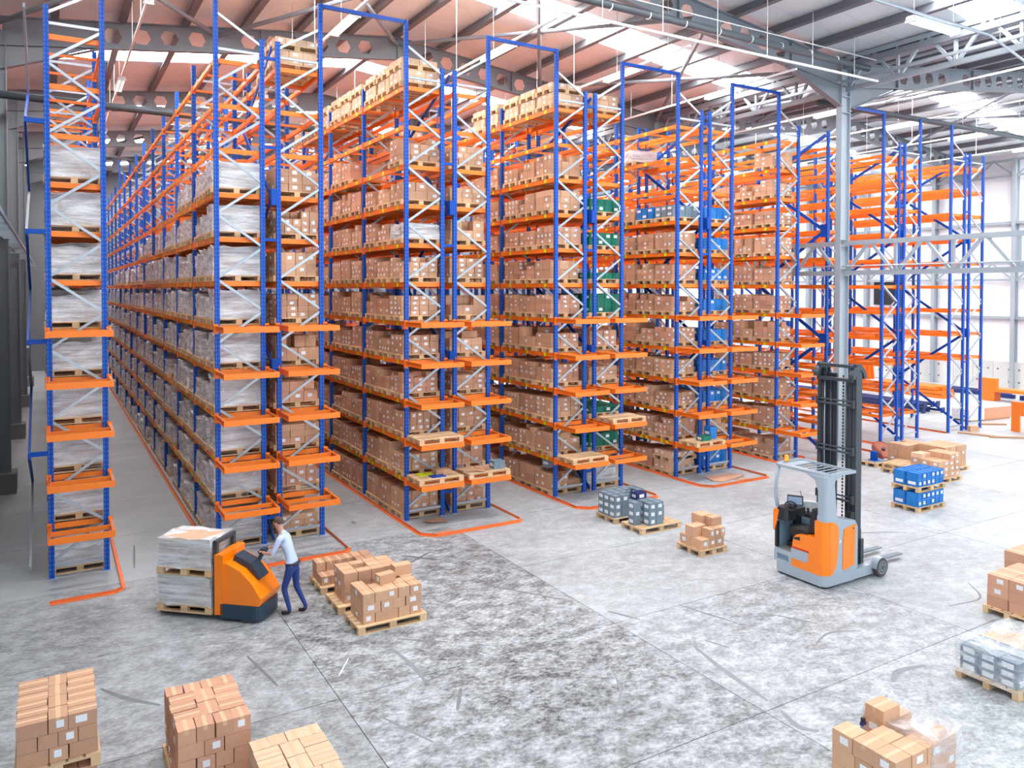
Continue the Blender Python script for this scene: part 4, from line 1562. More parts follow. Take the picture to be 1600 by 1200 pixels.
CR = {t: crate_mb(t) for t in ('greycrate', 'bluecrate', 'greencrate', 'navycrate')}
CRM = {t: m.mesh('storage_crate') for t, m in CR.items()}
CN = {'greycrate': 'grey', 'bluecrate': 'blue', 'greencrate': 'green', 'navycrate': 'navy'}
random.seed(9)
for it in SINGLE['crate']:
    x, y, z = it['c']
    dx, dy, dz = it['d']
    o = ob('storage_crate', CRM[it['tone']], None, it['c'], it['rz'], it['d'], label=words(CN[it['tone']] + ' plastic crate, ' + it['desc']), category='crate', group='plastic crates')
    if it['fl'] or random.random() < .6:
        if it['tone'] != 'bluecrate' or random.random() < .6:
            ob('paper_label', LABEL, o, (-.5, .0, .5), scale=(.012 / dx, dy * .62 / dy, .085 / dz))
        if random.random() < .4:
            ob('paper_label', LABEL, o, (.0, -.5, .5), scale=(.45, .012 / dy, .09 / dz))
mb = MB()
for it in MASS['crate']:
    w = CR[it['tone']]
    mb.add(w.v, w.f, it['tone'], Matrix.Translation(it['c']) @ Matrix.Diagonal((*it['d'], 1)))
mb.build('storage_crates', None, label='plastic crates deeper in the racks', kind='stuff', category='crates')

# wrapped loads: cartons inside, crinkled film outside
def film_mb(seed, mname='film', dome=.0):
    rnd = random.Random(seed)
    mb = MB()
    n = 5
    vs, fs = [], []
    hs = {}
    def top(i, j):
        if (i, j) not in hs:
            hs[(i, j)] = 1 + rnd.uniform(-.07, .06) + (rnd.uniform(0, .09) if i in (0, n) or j in (0, n) else 0)
        return hs[(i, j)]
    def bx(i):
        return -.5 + i / n
    # sides as rings
    rings = []
    per = [(i, 0) for i in range(n)] + [(n, j) for j in range(n)] + [(n - i, n) for i in range(n)] + [(0, n - j) for j in range(n)]
    for r in range(5):
        ring = []
        for i, j in per:
            ox = rnd.uniform(-.018, .018)
            oy = rnd.uniform(-.018, .018)
            k = 1.0 + (.012 if r in (0, 4) else -.008)
            zz = (-.06 if r == 0 else r / 4 * top(i, j))
            ring.append((bx(i) * k + ox, bx(j) * k + oy, zz))
        rings.append(len(vs))
        vs += ring
    m = len(per)
    for r in range(4):
        for k in range(m):
            a, b = rings[r] + k, rings[r] + (k + 1) % m
            fs.append((a, b, b + m, a + m))
    # top
    idx = {}
    for k, (i, j) in enumerate(per):
        idx[(i, j)] = rings[4] + k
    for i in range(1, n):
        for j in range(1, n):
            idx[(i, j)] = len(vs)
            vs.append((bx(i) + rnd.uniform(-.02, .02), bx(j) + rnd.uniform(-.02, .02), top(i, j) - .03))
    for i in range(n):
        for j in range(n):
            fs.append((idx[(i, j)], idx[(i + 1, j)], idx[(i + 1, j + 1)], idx[(i, j + 1)]))
    mb.add(vs, fs, mname)
    return mb


FILM = [film_mb(s) for s in range(6)]
FILMM = [m.mesh('film_wrap') for m in FILM]
CART = []
for s in range(3):
    mb = MB()
    rnd = random.Random(s)
    for k in range(4):
        for i in range(4):
            for j in range(3):
                if 0 < i < 3 and j == 1 and k < 3:
                    continue
                x0, y0 = -.48 + .24 * i, -.48 + .32 * j
                mb.box(x0 + .004, y0 + .004, k * .24, x0 + .236, y0 + .316, k * .24 + .235, 'reddish' if rnd.random() < .5 else 'brown')
                if j == 0 and k % 2 == 0:
                    mb.box(x0 + .07, y0 - .003, k * .24 + .06, x0 + .17, y0 + .01, k * .24 + .17, 'label')
    CART.append(mb)
CARTM = [m.mesh('wrapped_cartons') for m in CART]
random.seed(21)
for it in SINGLE['wrapped']:
    x, y, z = it['c']
    o = thing('wrapped_load', words('film-wrapped load, ' + it['desc']), 'wrapped load', it['c'], 0, 'film-wrapped loads in the racks')
    ob('wrapped_cartons', random.choice(CARTM), o, (0, 0, 0), scale=it['d'], kind='stuff')
    ob('film_wrap', random.choice(FILMM), o, (0, 0, 0), rz=0, scale=it['d'])
mb, mb2 = MB(), MB()
for it in MASS['wrapped']:
    T = Matrix.Translation(it['c']) @ Matrix.Diagonal((*it['d'], 1))
    w = random.choice(FILM)
    mb.add(w.v, w.f, 'film', T)
    mb2.add(bxv(-.48, -.48, 0, .48, .48, .96), BF, 'reddish', T)
o = mb.build('wrapped_loads', None, label='film-wrapped loads far down the narrow aisle', kind='stuff', category='wrapped loads')
mb2.build('wrapped_cartons', o, kind='stuff')

# film over floor stacks at bottom right and right edge
for (x0, y0, x1, y1, z0, z1, lab, sd) in ((8.95, 5.27, 9.55, 6.19, .2, 1.02, 'clear stretch film over the right half of the bottom right carton stack', 31), (12.84, 6.22, 14.45, 7.2, .14, .62, 'clear stretch film over the grey crates at the right edge', 32)):
    w = film_mb(sd, 'clearfilm')
    MB().add(w.v, w.f, 'clearfilm', Matrix.Translation(((x0 + x1) / 2, (y0 + y1) / 2, z0)) @ Matrix.Diagonal((x1 - x0, y1 - y0, z1 - z0, 1))).build('stretch_film', None, label=lab, category='film')
#__TAIL__
# ------------------------------------------------------------------ reach truck
t = thing('reach_truck', 'orange and grey reach truck with tall dark mast parked on the open floor', 'forklift', (14.1, 11.4, 0))
# chassis
MB().prism(rounded(0, -.70, 1.15, .64, .15), .05, .28, 'truckgrey').prism(rounded(.03, -.67, 1.12, .61, .14), .03, .05, 'blackplastic').build('chassis', t)
mb = MB()
mb.box(.0, .16, .28, .06, .24, .56, 'truckgrey').box(.0, .56, .28, .06, .64, .56, 'truckgrey').box(0, .24, .28, .06, .56, .33, 'truckgrey').box(0, .24, .46, .06, .56, .56, 'truckgrey')
mb.box(.055, .2, .28, .14, .62, .54, 'panelblue').box(.14, -.3, .28, 1.1, .64, .55, 'truckgrey')
st = mb.build('step_sill', t)
MB().box(.02, -.35, .56, .95, .62, .575, 'mat').build('floor_mat', t)
ped = MB().box(.25, .12, .575, .45, .32, .60, 'blackplastic').box(.3, .40, .575, .42, .52, .68, 'blackplastic').build('pedals', t)
# low orange cover with stripe and plate
cov = MB().prism([(.17, .28), (-.44, .28), (-.44, 1.07), (-.2, 1.05), (.04, 1.0), (.10, .94), (.14, .80)], 0, .34, 'truckorange', 'x').build('side_cover', t)
MB().prism([(.165, .69), (.165, .725), (-.30, .725), (-.30, .69)][::-1], -.006, 0, 'redline', 'x').build('red_stripe', cov)
MB().prism([(.165, .68), (-.29, .68), (-.26, .46), (.165, .46)][::1], -.006, 0, 'truckgrey', 'x').build('grey_plate', cov)
MB().prism([(.10, .93), (-.06, .98), (-.06, .90), (.08, .89)], -.008, .0, 'blackplastic', 'x').build('grab_recess', cov)
# corner cover wrapping the near corner
pl = [(0, -.44), (0, -.53)] + [(.17 - .17 * math.cos(a), -.53 - .17 * math.sin(a)) for a in [PI / 2 * k / 6 for k in range(1, 7)]] + [(.22, -.70), (.22, -.44)]
MB().prism(pl, .28, 1.44, 'truckorange').build('corner_cover', t)
MB().prism([(.17, .28), (.27, .30), (.38, .45), (.44, .75), (.46, 1.20), (.42, 1.33), (.30, 1.41), (.17, 1.44)], -.705, -.45, 'truckorange', 'y').build('quarter_cover', t)
# grey body behind the cover
MB().prism([(.17, .28), (1.12, .28), (1.12, 1.20), (1.02, 1.36), (.62, 1.44), (.40, 1.50), (.17, 1.50)], -.69, -.36, 'truckgrey', 'y').build('side_body', t)
mb = MB().prism([(.60, .36), (.68, .32), (1.0, .40), (1.02, 1.28), (.64, 1.22), (.60, .95)], -.705, -.69, 'truckorange', 'y')
door = mb.build('battery_door', t)
MB().box(.93, -.712, 1.18, .96, -.704, 1.21, 'blackplastic').build('door_latch', door)
MB().box(.50, -.696, .92, .55, -.689, .99, 'label').build('sticker', t)
MB().box(.45, -.36, .28, 1.15, .60, 1.02, 'truckdark').box(.55, .40, 1.02, 1.12, .60, 1.25, 'blackplastic').build('battery_box', t)
MB().box(.10, .58, .56, 1.1, .62, 1.22, 'panelblue').build('cabin_panel', t)
MB().box(.62, -.34, .58, .66, .58, 1.22, 'panelblue').build('cabin_panel', t)
# roof pillar
pp = rounded(.02, -.70, .40, -.50, .09, 4, (1, 0, 0, 0))
MB().prism(pp, 1.44, 2.40, 'truckgrey', 'z', None, (.72, 1.0, .02, -.70)).build('roof_pillar', t)
MB().prism([(-.50, 2.40), (-.20, 2.40), (-.42, 2.30), (-.50, 2.05)], .03, .28, 'truckgrey', 'x').build('pillar_gusset', t)
MB().prism([(.29, 2.40), (.6, 2.40), (.36, 2.30), (.31, 2.1)], -.68, -.60, 'truckgrey', 'y').build('pillar_gusset', t)
# overhead guard
g = MB()
g.prism([(.06, -.56), (.14, -.70), (.95, -.66), (1.02, -.60), (1.04, .68), (.98, .74), (.14, .70), (.06, .62)], 2.40, 2.415, 'truckgrey') if False else None
g.prism([(.06, -.60), (.16, -.72), (.24, -.72), (.24, .72), (.14, .72), (.06, .62)], 2.40, 2.46, 'truckgrey')
g.box(.24, -.72, 2.40, 1.0, -.62, 2.46, 'truckgrey').box(.24, .66, 2.40, 1.0, .72, 2.46, 'truckgrey').box(.93, -.62, 2.40, 1.0, .66, 2.46, 'truckgrey').box(.24, .38, 2.40, .93, .66, 2.43, 'truckgrey')
guard = g.build('overhead_guard', t)
for k in range(6):
    y = -.47 + .165 * k
    T = Matrix.Translation((0, y, 2.43)) @ Matrix.Rotation(-.5, 4, 'X')
    MB().box(.24, -.035, -.01, .93, .035, .008, 'lightsteel', T).build('guard_bar', guard)
MB().lathe([(.065, 0), (.065, .03), (.05, .035), (.05, .12), (.03, .14)], 'beacon', 14, Matrix.Translation((.34, .60, 2.49))).build('warning_beacon', t, True)
MB().tube([(.03, .58, 1.5), (.02, .62, 1.75), (.05, .64, 2.05), (.12, .62, 2.42)], [.04, .042, .036, .034], 'truckgrey', 10).build('guard_post', t, True)
# dashboard
d = MB()
d.prism(rounded(0, .30, .40, .66, .12), 1.22, 1.50, 'blackplastic', 'z', None, (.86, .86, .2, .45))
d.box(.02, .58, .58, .10, .64, 1.16, 'blackplastic')
d.box(.36, .44, 1.24, .80, .66, 1.40, 'blackplastic')
dash = d.build('dashboard', t)
MB().prism([(.635, .95), (.665, .98), (.665, 1.40), (.60, 1.46), (.52, 1.42), (.56, 1.20)], -.012, .02, 'truckorange', 'x').build('dash_trim', t)
w = [(.13 * math.cos(a), .13 * math.sin(a), 0) for a in [2 * PI * k / 16 for k in range(17)]]
T = Matrix.Translation((.18, .33, 1.54)) @ Matrix.Rotation(.5, 4, 'X') @ Matrix.Rotation(-.3, 4, 'Y')
sw = MB().tube([tuple(T @ Vector(p)) for p in w], .017, 'blackplastic', 8, False).build('steering_wheel', t, True)
mb = MB()
for a in (0, 2.1, 4.2):
    mb.tube([tuple(T @ Vector((0, 0, -.02))), tuple(T @ Vector((.13 * math.cos(a), .13 * math.sin(a), 0)))], .012, 'blackplastic', 6)
mb.tube([tuple(T @ Vector((0, 0, .015))), tuple(T @ Vector((0, 0, -.14)))], .03, 'blackplastic', 10)
mb.build('wheel_hub', sw)
T = Matrix.Translation((.40, .40, 1.62)) @ Matrix.Rotation(.55, 4, 'Z') @ Matrix.Rotation(-.1, 4, 'Y')
scr = MB().box(0, -.17, -.11, .035, .17, .11, 'blackplastic', T).build('display', t)
MB().box(-.004, -.15, -.085, .001, .15, .085, 'screen', T).build('screen', scr)
MB().tube([(.43, .42, 1.35), (.42, .41, 1.54)], .02, 'blackplastic', 8).tube([(.52, .3, 1.6), (.5, .34, 1.84)], .006, 'blackplastic', 6).build('display_mount', t)
MB().prism([(.70, .60), (.78, .68), (1.0, .66), (1.12, .52), (1.14, .2), (1.10, .18), (1.06, .46), (.96, .58)], 1.22, 1.48, 'white').box(.72, .57, 1.28, .95, .60, 1.44, 'screen').build('rear_panel', t)
# seat, facing the dashboard
seat = MB().prism([(-.20, .92), (.26, .90), (.36, 1.00), (.32, 1.10), (-.18, 1.08)][::1], .14, .58, 'seat', 'x').build('seat', t)
bk = MB().prism([(-.30, 1.10), (-.17, 1.06), (-.19, 1.35), (-.25, 1.62), (-.34, 1.60), (-.34, 1.3)], .16, .56, 'seat', 'x').build('backrest', t)
MB().box(.20, -.2, .66, .54, .22, .92, 'blackplastic').box(.24, -.26, .58, .5, .0, .66, 'blackplastic').build('seat_base', t)
MB().prism([(-.22, 1.28), (.24, 1.26), (.26, 1.34), (-.22, 1.36)], .56, .66, 'blackplastic', 'x').tube([(.61, .2, 1.32), (.61, .22, 1.46)], [.02, .03], 'blackplastic', 8).build('armrest', t)
# straddle legs and wheels
for s, y0 in ((-1, -.70), (1, .46)):
    leg = MB().prism([(1.0, .06), (1.95, .06), (2.0, .12), (1.98, .24), (1.9, .30), (1.5, .28), (1.15, .27), (1.0, .27)], y0, y0 + .18, 'truckgrey', 'y').build('straddle_leg', t)
    yw = -.82 if s < 0 else .645
    T = Matrix.Translation((1.82, yw + .055, .205)) @ Matrix.Rotation(PI / 2, 4, 'X')
    wh = MB().lathe([(.15, -.06), (.20, -.055), (.205, 0), (.20, .055), (.15, .06)], 'rubber', 28, T).build('wheel', t)
    MB().lathe([(.14, -.05), (.15, -.064), (.10, -.058), (.05, -.068), (.05, .068), (.10, .058), (.15, .064), (.14, .05)], 'rim', 24, T).build('rim', wh)
    arc = [(1.82 + .235 * math.cos(a), .205 + .235 * math.sin(a)) for a in [PI * .25 + PI * .75 * k / 8 for k in range(9)]]
    arc2 = [(1.82 + .215 * math.cos(a), .205 + .215 * math.sin(a)) for a in [PI * .25 + PI * .75 * k / 8 for k in range(9)]][::-1]
    MB().prism((arc + arc2)[::-1], yw - .0, yw + .14, 'truckgrey', 'y').build('wheel_guard', leg)
MB().lathe([(.0, -.06), (.17, -.06), (.17, .06), (0, .06)], 'rubber', 20, Matrix.Translation((.4, .1, .17)) @ Matrix.Rotation(PI / 2, 4, 'X')).build('drive_wheel', t)
# mast
MX = 1.22
for s in (-1, 1):
    y = -.045 + s * .455
    c = MB()
    c.box(MX, y - .05, .08, MX + .20, y - .035, 4.74, 'truckdark').box(MX, y + .035, .08, MX + .20, y + .05, 4.74, 'truckdark').box(MX, y - .035, .08, MX + .015, y + .035, 4.74, 'truckdark') if False else \
        c.box(MX, y - .05, .08, MX + .03, y + .05, 4.74, 'truckdark').box(MX + .17, y - .05, .08, MX + .20, y + .05, 4.74, 'truckdark').box(MX + .03, y + s * .02, .08, MX + .17, y + s * .05, 4.74, 'truckdark')
    c.build('outer_mast_rail', t)
    y2 = -.045 + s * .33
    MB().box(MX + .02, y2 - .045, .2, MX + .045, y2 + .045, 4.62, 'truckdark').box(MX + .15, y2 - .045, .2, MX + .175, y2 + .045, 4.62, 'truckdark').box(MX + .045, y2 + s * .015, .2, MX + .15, y2 + s * .04, 4.62, 'truckdark').build('inner_mast_rail', t)
    if s > 0:
        MB().box(MX + .1, .02, .3, MX + .14, .30, 4.5, 'truckdark').box(MX + .06, .06, .3, MX + .1, .10, 4.5, 'truckdark').box(MX + .06, .2, .3, MX + .1, .24, 4.5, 'truckdark').build('centre_mast_plate', t)
    MB().tube([(MX + .09, -.045 + s * .21, .3), (MX + .09, -.045 + s * .21, 4.4)], .03, 'truckdark', 10).build('lift_cylinder', t, True)
    ch = MB()
    for k in range(52):
        z = .6 + k * .075
        ch.box(MX + .05, -.045 + s * .13 - .014, z, MX + .07, -.045 + s * .13 + .014, z + .05, 'blackplastic')
    ch.build('lift_chain', t)
    # curved head pieces
    arc = [(MX + .10 - .24 * math.cos(a), 4.42 + .30 * math.sin(a)) for a in [PI * k / 10 for k in range(11)]]
    arc2 = [(MX + .10 - .15 * math.cos(a), 4.42 + .20 * math.sin(a)) for a in [PI * k / 10 for k in range(11)]][::-1]
    MB().prism(arc + arc2, y - .07, y + .07, 'truckdark', 'y').build('mast_head', t)
for z in (4.35, 4.66):
    MB().box(MX - .1, -.50, z, MX + .0, .41, z + .07, 'truckdark').build('top_crossbar', t)
for z in (3.82, 2.76, 1.68):
    MB().tube([(MX - .05, -.50, z), (MX - .05, .41, z)], .028, 'truckdark', 8).tube([(MX - .05, -.50, z + .09), (MX - .05, .41, z + .09)], .02, 'truckdark', 8).box(MX - .08, -.53, z - .05, MX + .04, -.47, z + .13, 'truckdark').box(MX - .08, .38, z - .05, MX + .04, .44, z + .13, 'truckdark').build('mast_crossbar', t)
MB().tube([(MX - .02, .30, 4.3), (MX - .04, .29, 3.0), (MX - .02, .28, 1.2), (MX, .28, .6)], .018, 'blackplastic', 8).tube([(MX - .02, .25, 4.3), (MX - .04, .24, 3.0), (MX - .02, .23, 1.2)], .012, 'galv', 6).build('hydraulic_hose', t, True)
MB().box(MX + .17, -.52, .12, MX + .26, -.44, 1.05, 'truckdark').box(MX + .14, -.60, .30, MX + .24, -.50, .85, 'truckdark').build('mast_foot', t)
car = MB().box(MX + .22, -.40, .18, MX + .28, .36, .26, 'truckdark').box(MX + .22, -.40, .62, MX + .28, .36, .70, 'truckdark').box(MX + .22, -.40, .18, MX + .28, -.34, .70, 'truckdark').box(MX + .22, .30, .18, MX + .28, .36, .70, 'truckdark').build('fork_carriage', t)
for y in (-.28, .24):
    MB().prism([(MX + .28, .74), (MX + .28, .09), (3.30, .10), (3.30, .125), (MX + .34, .15), (MX + .32, .74)], y - .07, y + .07, 'rim', 'y').build('fork', t)
MB().tube([(1.0, -.66, 1.15), (1.08, -.6, 1.32), (1.15, -.5, 1.48)], .02, 'blackplastic', 8).box(1.0, -.6, 1.2, 1.12, -.45, 1.5, 'blackplastic').build('cable_box', t)

# ------------------------------------------------------------------ pedestrian stacker, its load and the operator
HD = math.radians(-42)
t = thing('pallet_stacker', 'orange pedestrian pallet stacker carrying two wrapped pallets before the second rack', 'forklift', (2.45, 16.45, 0), HD)
MB().prism(rounded(.78, -.40, 1.62, .40, .16, 4, (0, 1, 1, 0)), .06, .34, 'navytruck').build('chassis', t)
MB().box(.66, -.40, .12, .84, .40, 1.28, 'truckorange').build('battery_cover', t)
MB().prism([(.84, .34), (1.58, .34), (1.62, .48), (1.45, .74), (1.2, .98), (.95, 1.10), (.84, 1.12)], -.38, .38, 'truckorange', 'y').build('motor_hood', t)
MB().prism([(.9, 1.10), (1.22, .985), (1.46, .76), (1.50, .80), (1.28, 1.08), (.95, 1.22)], -.16, .16, 'navytruck', 'y').build('console', t)
ti = MB().tube([(1.22, .1, .85), (1.30, .18, 1.08), (1.36, .22, 1.20)], [.05, .04, .035], 'navytruck', 10).build('tiller', t, True)
MB().tube([(1.34, .04, 1.25), (1.385, .02, 1.21), (1.385, .42, 1.21), (1.34, .40, 1.25)], .018, 'blackplastic', 8, True).box(1.31, .14, 1.17, 1.40, .30, 1.26, 'navytruck').build('tiller_handle', ti)
for s in (-1, 1):
    MB().box(.60, s * .30 - .04, .06, .68, s * .30 + .04, 1.9 if False else 1.5, 'truckdark').build('mast_rail', t)
    MB().prism([(.62, .03), (.62, .10), (-.52, .10), (-.60, .07), (-.60, .03)][::-1], s * .22 - .07, s * .22 + .07, 'truckdark', 'y').build('fork', t)
    MB().lathe([(.0, -.03), (.09, -.03), (.09, .03), (0, .03)], 'rubber', 16, Matrix.Translation((1.30, s * .34, .09)) @ Matrix.Rotation(PI / 2, 4, 'X')).build('wheel', t)
MB().box(.60, -.34, 1.46, .68, .34, 1.53, 'truckdark').build('mast_crossbar', t)
R_ = Matrix.Rotation(HD, 4, 'Z')
for k in range(2):
    zb = .105 + k * .72
    c = Vector((2.45, 16.45, zb))
    w = ['lower', 'upper'][k]
    o = thing('wooden_pallet', '%s wooden pallet of the load on the orange stacker' % w, 'pallet', c, HD, 'wooden pallets')
    for n, me, loc in pallet_proto(1.18, .8)[0]:
        ob(n, me, o, loc)
    o = thing('wrapped_load', 'white film-wrapped load, %s tier on the orange stacker' % w, 'wrapped load', c + Vector((0, 0, .15)), HD, 'film-wrapped loads in the racks')
    cm = MB()
    for q in range(4):
        cm.box(-.55, -.37, q * .135, .55, .37, q * .135 + .128, 'pale')
    cm.build('wrapped_cartons', o, kind='stuff')
    ob('film_wrap', FILMM[k + 2], o, (0, 0, .01), scale=(1.14, .78, .53))


def person(loc, rz, label):
    root = thing('person', label, 'person', loc, rz)
    J, E, Rr = [], [], []
    def v(p, r, par=None):
        J.append(p)
        Rr.append(r if isinstance(r, tuple) else (r, r))
        if par is not None:
            E.append((par, len(J) - 1))
        return len(J) - 1
    pel = v((0, 0, 1.0), (.14, .105))
    wai = v((.05, 0, 1.17), (.13, .095), pel)
    che = v((.14, 0, 1.40), (.155, .11), wai)
    sho = v((.20, 0, 1.53), (.10, .08), che)
    nec = v((.24, 0, 1.61), .05, sho)
    h1 = v((.28, 0, 1.68), .075, nec)
    h2 = v((.31, 0, 1.78), .092, h1)
    h3 = v((.32, 0, 1.84), .07, h2)
    hands = []
    for s in (-1, 1):
        a = v((.20, s * .17, 1.50), .062, sho)
        el = v((.30, s * .26, 1.24), .043, a)
        wr_ = v((.50, s * .18, 1.22), .028, el)
        pa = v((.57, s * .16, 1.235), (.034, .018), wr_)
        hands.append((s, pa))
        hp = v((0, s * .10, .93), .095, pel)
        k = v((.14 if s > 0 else -.02, s * .10, .52), .062, hp)
        an = v((.02 if s > 0 else -.22, s * .10, .11 if s > 0 else .14), .04, k)
        he = v((.03 if s > 0 else -.20, s * .10, .055), .042, an)
        v((.20 if s > 0 else -.06, s * .105, .038), .036, he)
    def grow(J, E, Rr, root_i, lv):
        me = bpy.data.meshes.new('body')
        me.from_pydata(J, E, [])
        o = bpy.data.objects.new('body', me)
        COL.objects.link(o)
        m = o.modifiers.new('skin', 'SKIN')
        m.use_smooth_shade = True
        for i, vv in enumerate(me.skin_vertices[0].data):
            vv.radius = Rr[i]
            vv.use_root = i == root_i
        m2 = o.modifiers.new('sub', 'SUBSURF')
        m2.levels = m2.render_levels = lv
        dg = bpy.context.evaluated_depsgraph_get()
        nm = bpy.data.meshes.new_from_object(o.evaluated_get(dg))
        bpy.data.objects.remove(o)
        return nm
    nm = grow(J, E, Rr, 0, 2)
    for m in ('skin', 'shirt', 'jeans', 'shoe'):
        nm.materials.append(M[m])
    for p in nm.polygons:
        c = p.center
        if c.z > 1.585:
            k = 0
        elif c.z < .10:
            k = 3
        elif c.z < 1.02 and abs(c.x) < .40 and (c.x < .25):
            k = 2
        elif (c.x > .31) and c.z < 1.33:
            k = 0
        else:
            k = 1
        p.material_index = k
        p.use_smooth = True
    ob('body', nm, root)
    for s, pa in hands:
        bx, by, bz = .585, s * .16, 1.235
        for q in range(4):
            y = by + (q - 1.5) * .019
            L = (.030, .036, .034, .026)[q]
            JJ = [(bx, y, bz), (bx + .035, y, bz + .008), (bx + .035 + L * .6, y, bz - .018), (bx + .04 + L * .3, y, bz - .045)]
            f = grow(JJ, [(0, 1), (1, 2), (2, 3)], [(.0095, .0095)] * 3 + [(.008, .008)], 0, 1)
            f.materials.append(M['skin'])
            ob('finger', f, root)
        f = grow([(bx - .03, by - s * .02, bz), (bx, by - s * .055, bz - .015), (bx + .03, by - s * .05, bz - .035)], [(0, 1), (1, 2)], [(.012, .012), (.010, .010), (.008, .008)], 0, 1)
        f.materials.append(M['skin'])
        ob('thumb', f, root)
    hc = Vector((.315, 0, 1.785))
    # hair cap
    vs, fs = [], []
    n = 14
    rings = 6
    for i in range(rings):
        a = PI * .56 * i / (rings - 1)
        for k in range(n):
            b = 2 * PI * k / n
            r = .108
            fr = .55 if math.cos(b) > .3 else 1
            aa = a * fr
            vs.append((hc.x - .006 + r * 1.05 * math.sin(aa) * math.cos(b), r * .86 * math.sin(aa) * math.sin(b), hc.z + .012 + r * 1.08 * math.cos(aa)))
    for i in range(rings - 1):
        for k in range(n):
            fs.append((i * n + k, i * n + (k + 1) % n, (i + 1) * n + (k + 1) % n, (i + 1) * n + k))
    MB().add(vs, fs, 'hair').build('hair', root, True)
    MB().prism([(.398, 1.80), (.402, 1.76), (.428, 1.752), (.40, 1.745)], -.012, .012, 'skin', 'y').build('nose', root)
    MB().box(.392, -.025, 1.722, .402, .025, 1.73, 'lip').build('mouth', root)
    for s in (-1, 1):
        MB().lathe([(.0, -.008), (.011, -.004), (.011, .004), (0, .008)], 'eye', 8, Matrix.Translation((.398, s * .032, 1.79)) @ Matrix.Rotation(PI / 2, 4, 'Y')).build('eye', root)
        MB().lathe([(.0, -.01), (.026, -.006), (.026, .006), (0, .01)], 'skin', 10, Matrix.Translation((.305, s * .092, 1.78)) @ Matrix.Rotation(PI / 2, 4, 'X')).build('ear', root)
    MB().tube([(.125 * math.cos(q * PI / 8) + .004, .155 * math.sin(q * PI / 8), 1.015) for q in range(17)], .022, 'shoe', 8, False).build('belt', root, True)
    MB().tube([(.185, 0, 1.555), (.235, .0, 1.60)], [.085, .062], 'shirt', 12, False).build('collar', root, True)
    return root


c = Matrix.Rotation(HD, 3, 'Z') @ Vector((1.98, .22, 0)) + Vector((2.45, 16.45, 0))
person((c.x, c.y, 0), HD + PI, 'person in light blue shirt and dark trousers leaning on the stacker tiller')

# ------------------------------------------------------------------ things lying about
def lying(name, pts, w, h, m, label, cat, group=None):
    mb = MB()
    mb.bar(*pts, w, h, m)
    return mb.build(name, None, label=label, category=cat, group=group)


# long blue uprights bundled on the floor behind the right-hand racks
for k in range(8):
    x = 38.9 + .36 * (k % 4)
    z = .12 + .3 * (k // 4)
    y0 = 23.2 + random.uniform(0, 1.6)
    o = thing('rack_upright', 'loose blue rack upright on the floor pile, %s row, %s from left' % (['lower', 'upper'][k // 4], ORD[k % 4]), 'upright', (x, y0, z))
    MB().box(-.07, 0, -.06, .07, 11, .06, 'darkblue').build('upright_profile', o)
    MB().box(-.16, -.02, -.14, .16, .02, .16, 'darkblue').build('foot_plate', o)
for k in range(3):
    lying('support_timber', ((38.5, 24.9 + 3 * k, .03), (40.5, 24.9 + 3 * k, .03)), .1, .06, 'bundlewood', 'timber bearer under the pile of blue uprights, %s from the front' % ORD[k], 'timber')
# orange beams piled near the white wall
for k in range(9):
    x = 45.3 + .55 * (k % 3)
    z = .10 + .22 * (k // 3)
    o = thing('rack_beam', 'loose orange beam piled before the white wall, %s layer, %s from left' % (ORD[k // 3], ORD[k % 3]), 'beam', (x, 26.0 + random.uniform(0, 1), z))
    MB().box(-.2, 0, -.09, .2, 8.2, .09, 'orange').build('beam_profile', o)
    MB().box(-.23, -.02, -.1, .23, .02, .12, 'orange').build('end_plate', o)
for k in range(4):
    lying('rack_upright', ((48.6 + .4 * k, 24 + .4 * k, .14 + .0 * k), (48.6 + .4 * k, 38, .14)), .16, .22, 'darkblue', 'long dark blue upright on the floor at the foot of the white wall, %s' % ORD[k], 'upright')
# upright stack of orange brackets seen beside the mast
for k in range(5):
    o = MB().prism([(0, 0), (.9, 0), (.75, .95), (.1, .95)], 0, .05, 'orange', 'x').box(.0, .05, .9, .25, .8, .95, 'orange').build('steel_bracket', None, label='orange steel bracket standing beside the truck mast, %s of the row' % ORD[k], category='bracket')
    o.location = (42.65 + .42 * k, 30.16, .82)
for k in range(2):
    lying('timber_bearer', ((42.6, 30.6 + 2.2 * k, .41), (44.9, 30.6 + 2.2 * k, .41)), .9, .82, 'plinth', 'pale concrete block under the orange brackets, %s one' % ['nearer', 'farther'][k], 'block')
# wrapped terracotta bundle
o = thing('wrapped_bundle', 'long bundle wrapped in salmon and white sheet behind the furthest rack foot', 'bundle', (38.3, 20.9, 0), -.12)
MB().box(0, 0, 0, 2.9, .9, .08, 'bundlewood').build('bearer', o)
MB().box(.9, -.01, .08, 2.95, .95, .62, 'pinkwrap').build('wrap_sheet', o)
MB().prism([(-.1, .0), (.92, -.03), (.92, .97), (-.1, .95)], .08, .60, 'white').build('white_sheet', o)
MB().box(.9, .0, .62, 2.95, .95, .66, 'white').build('top_sheet', o)
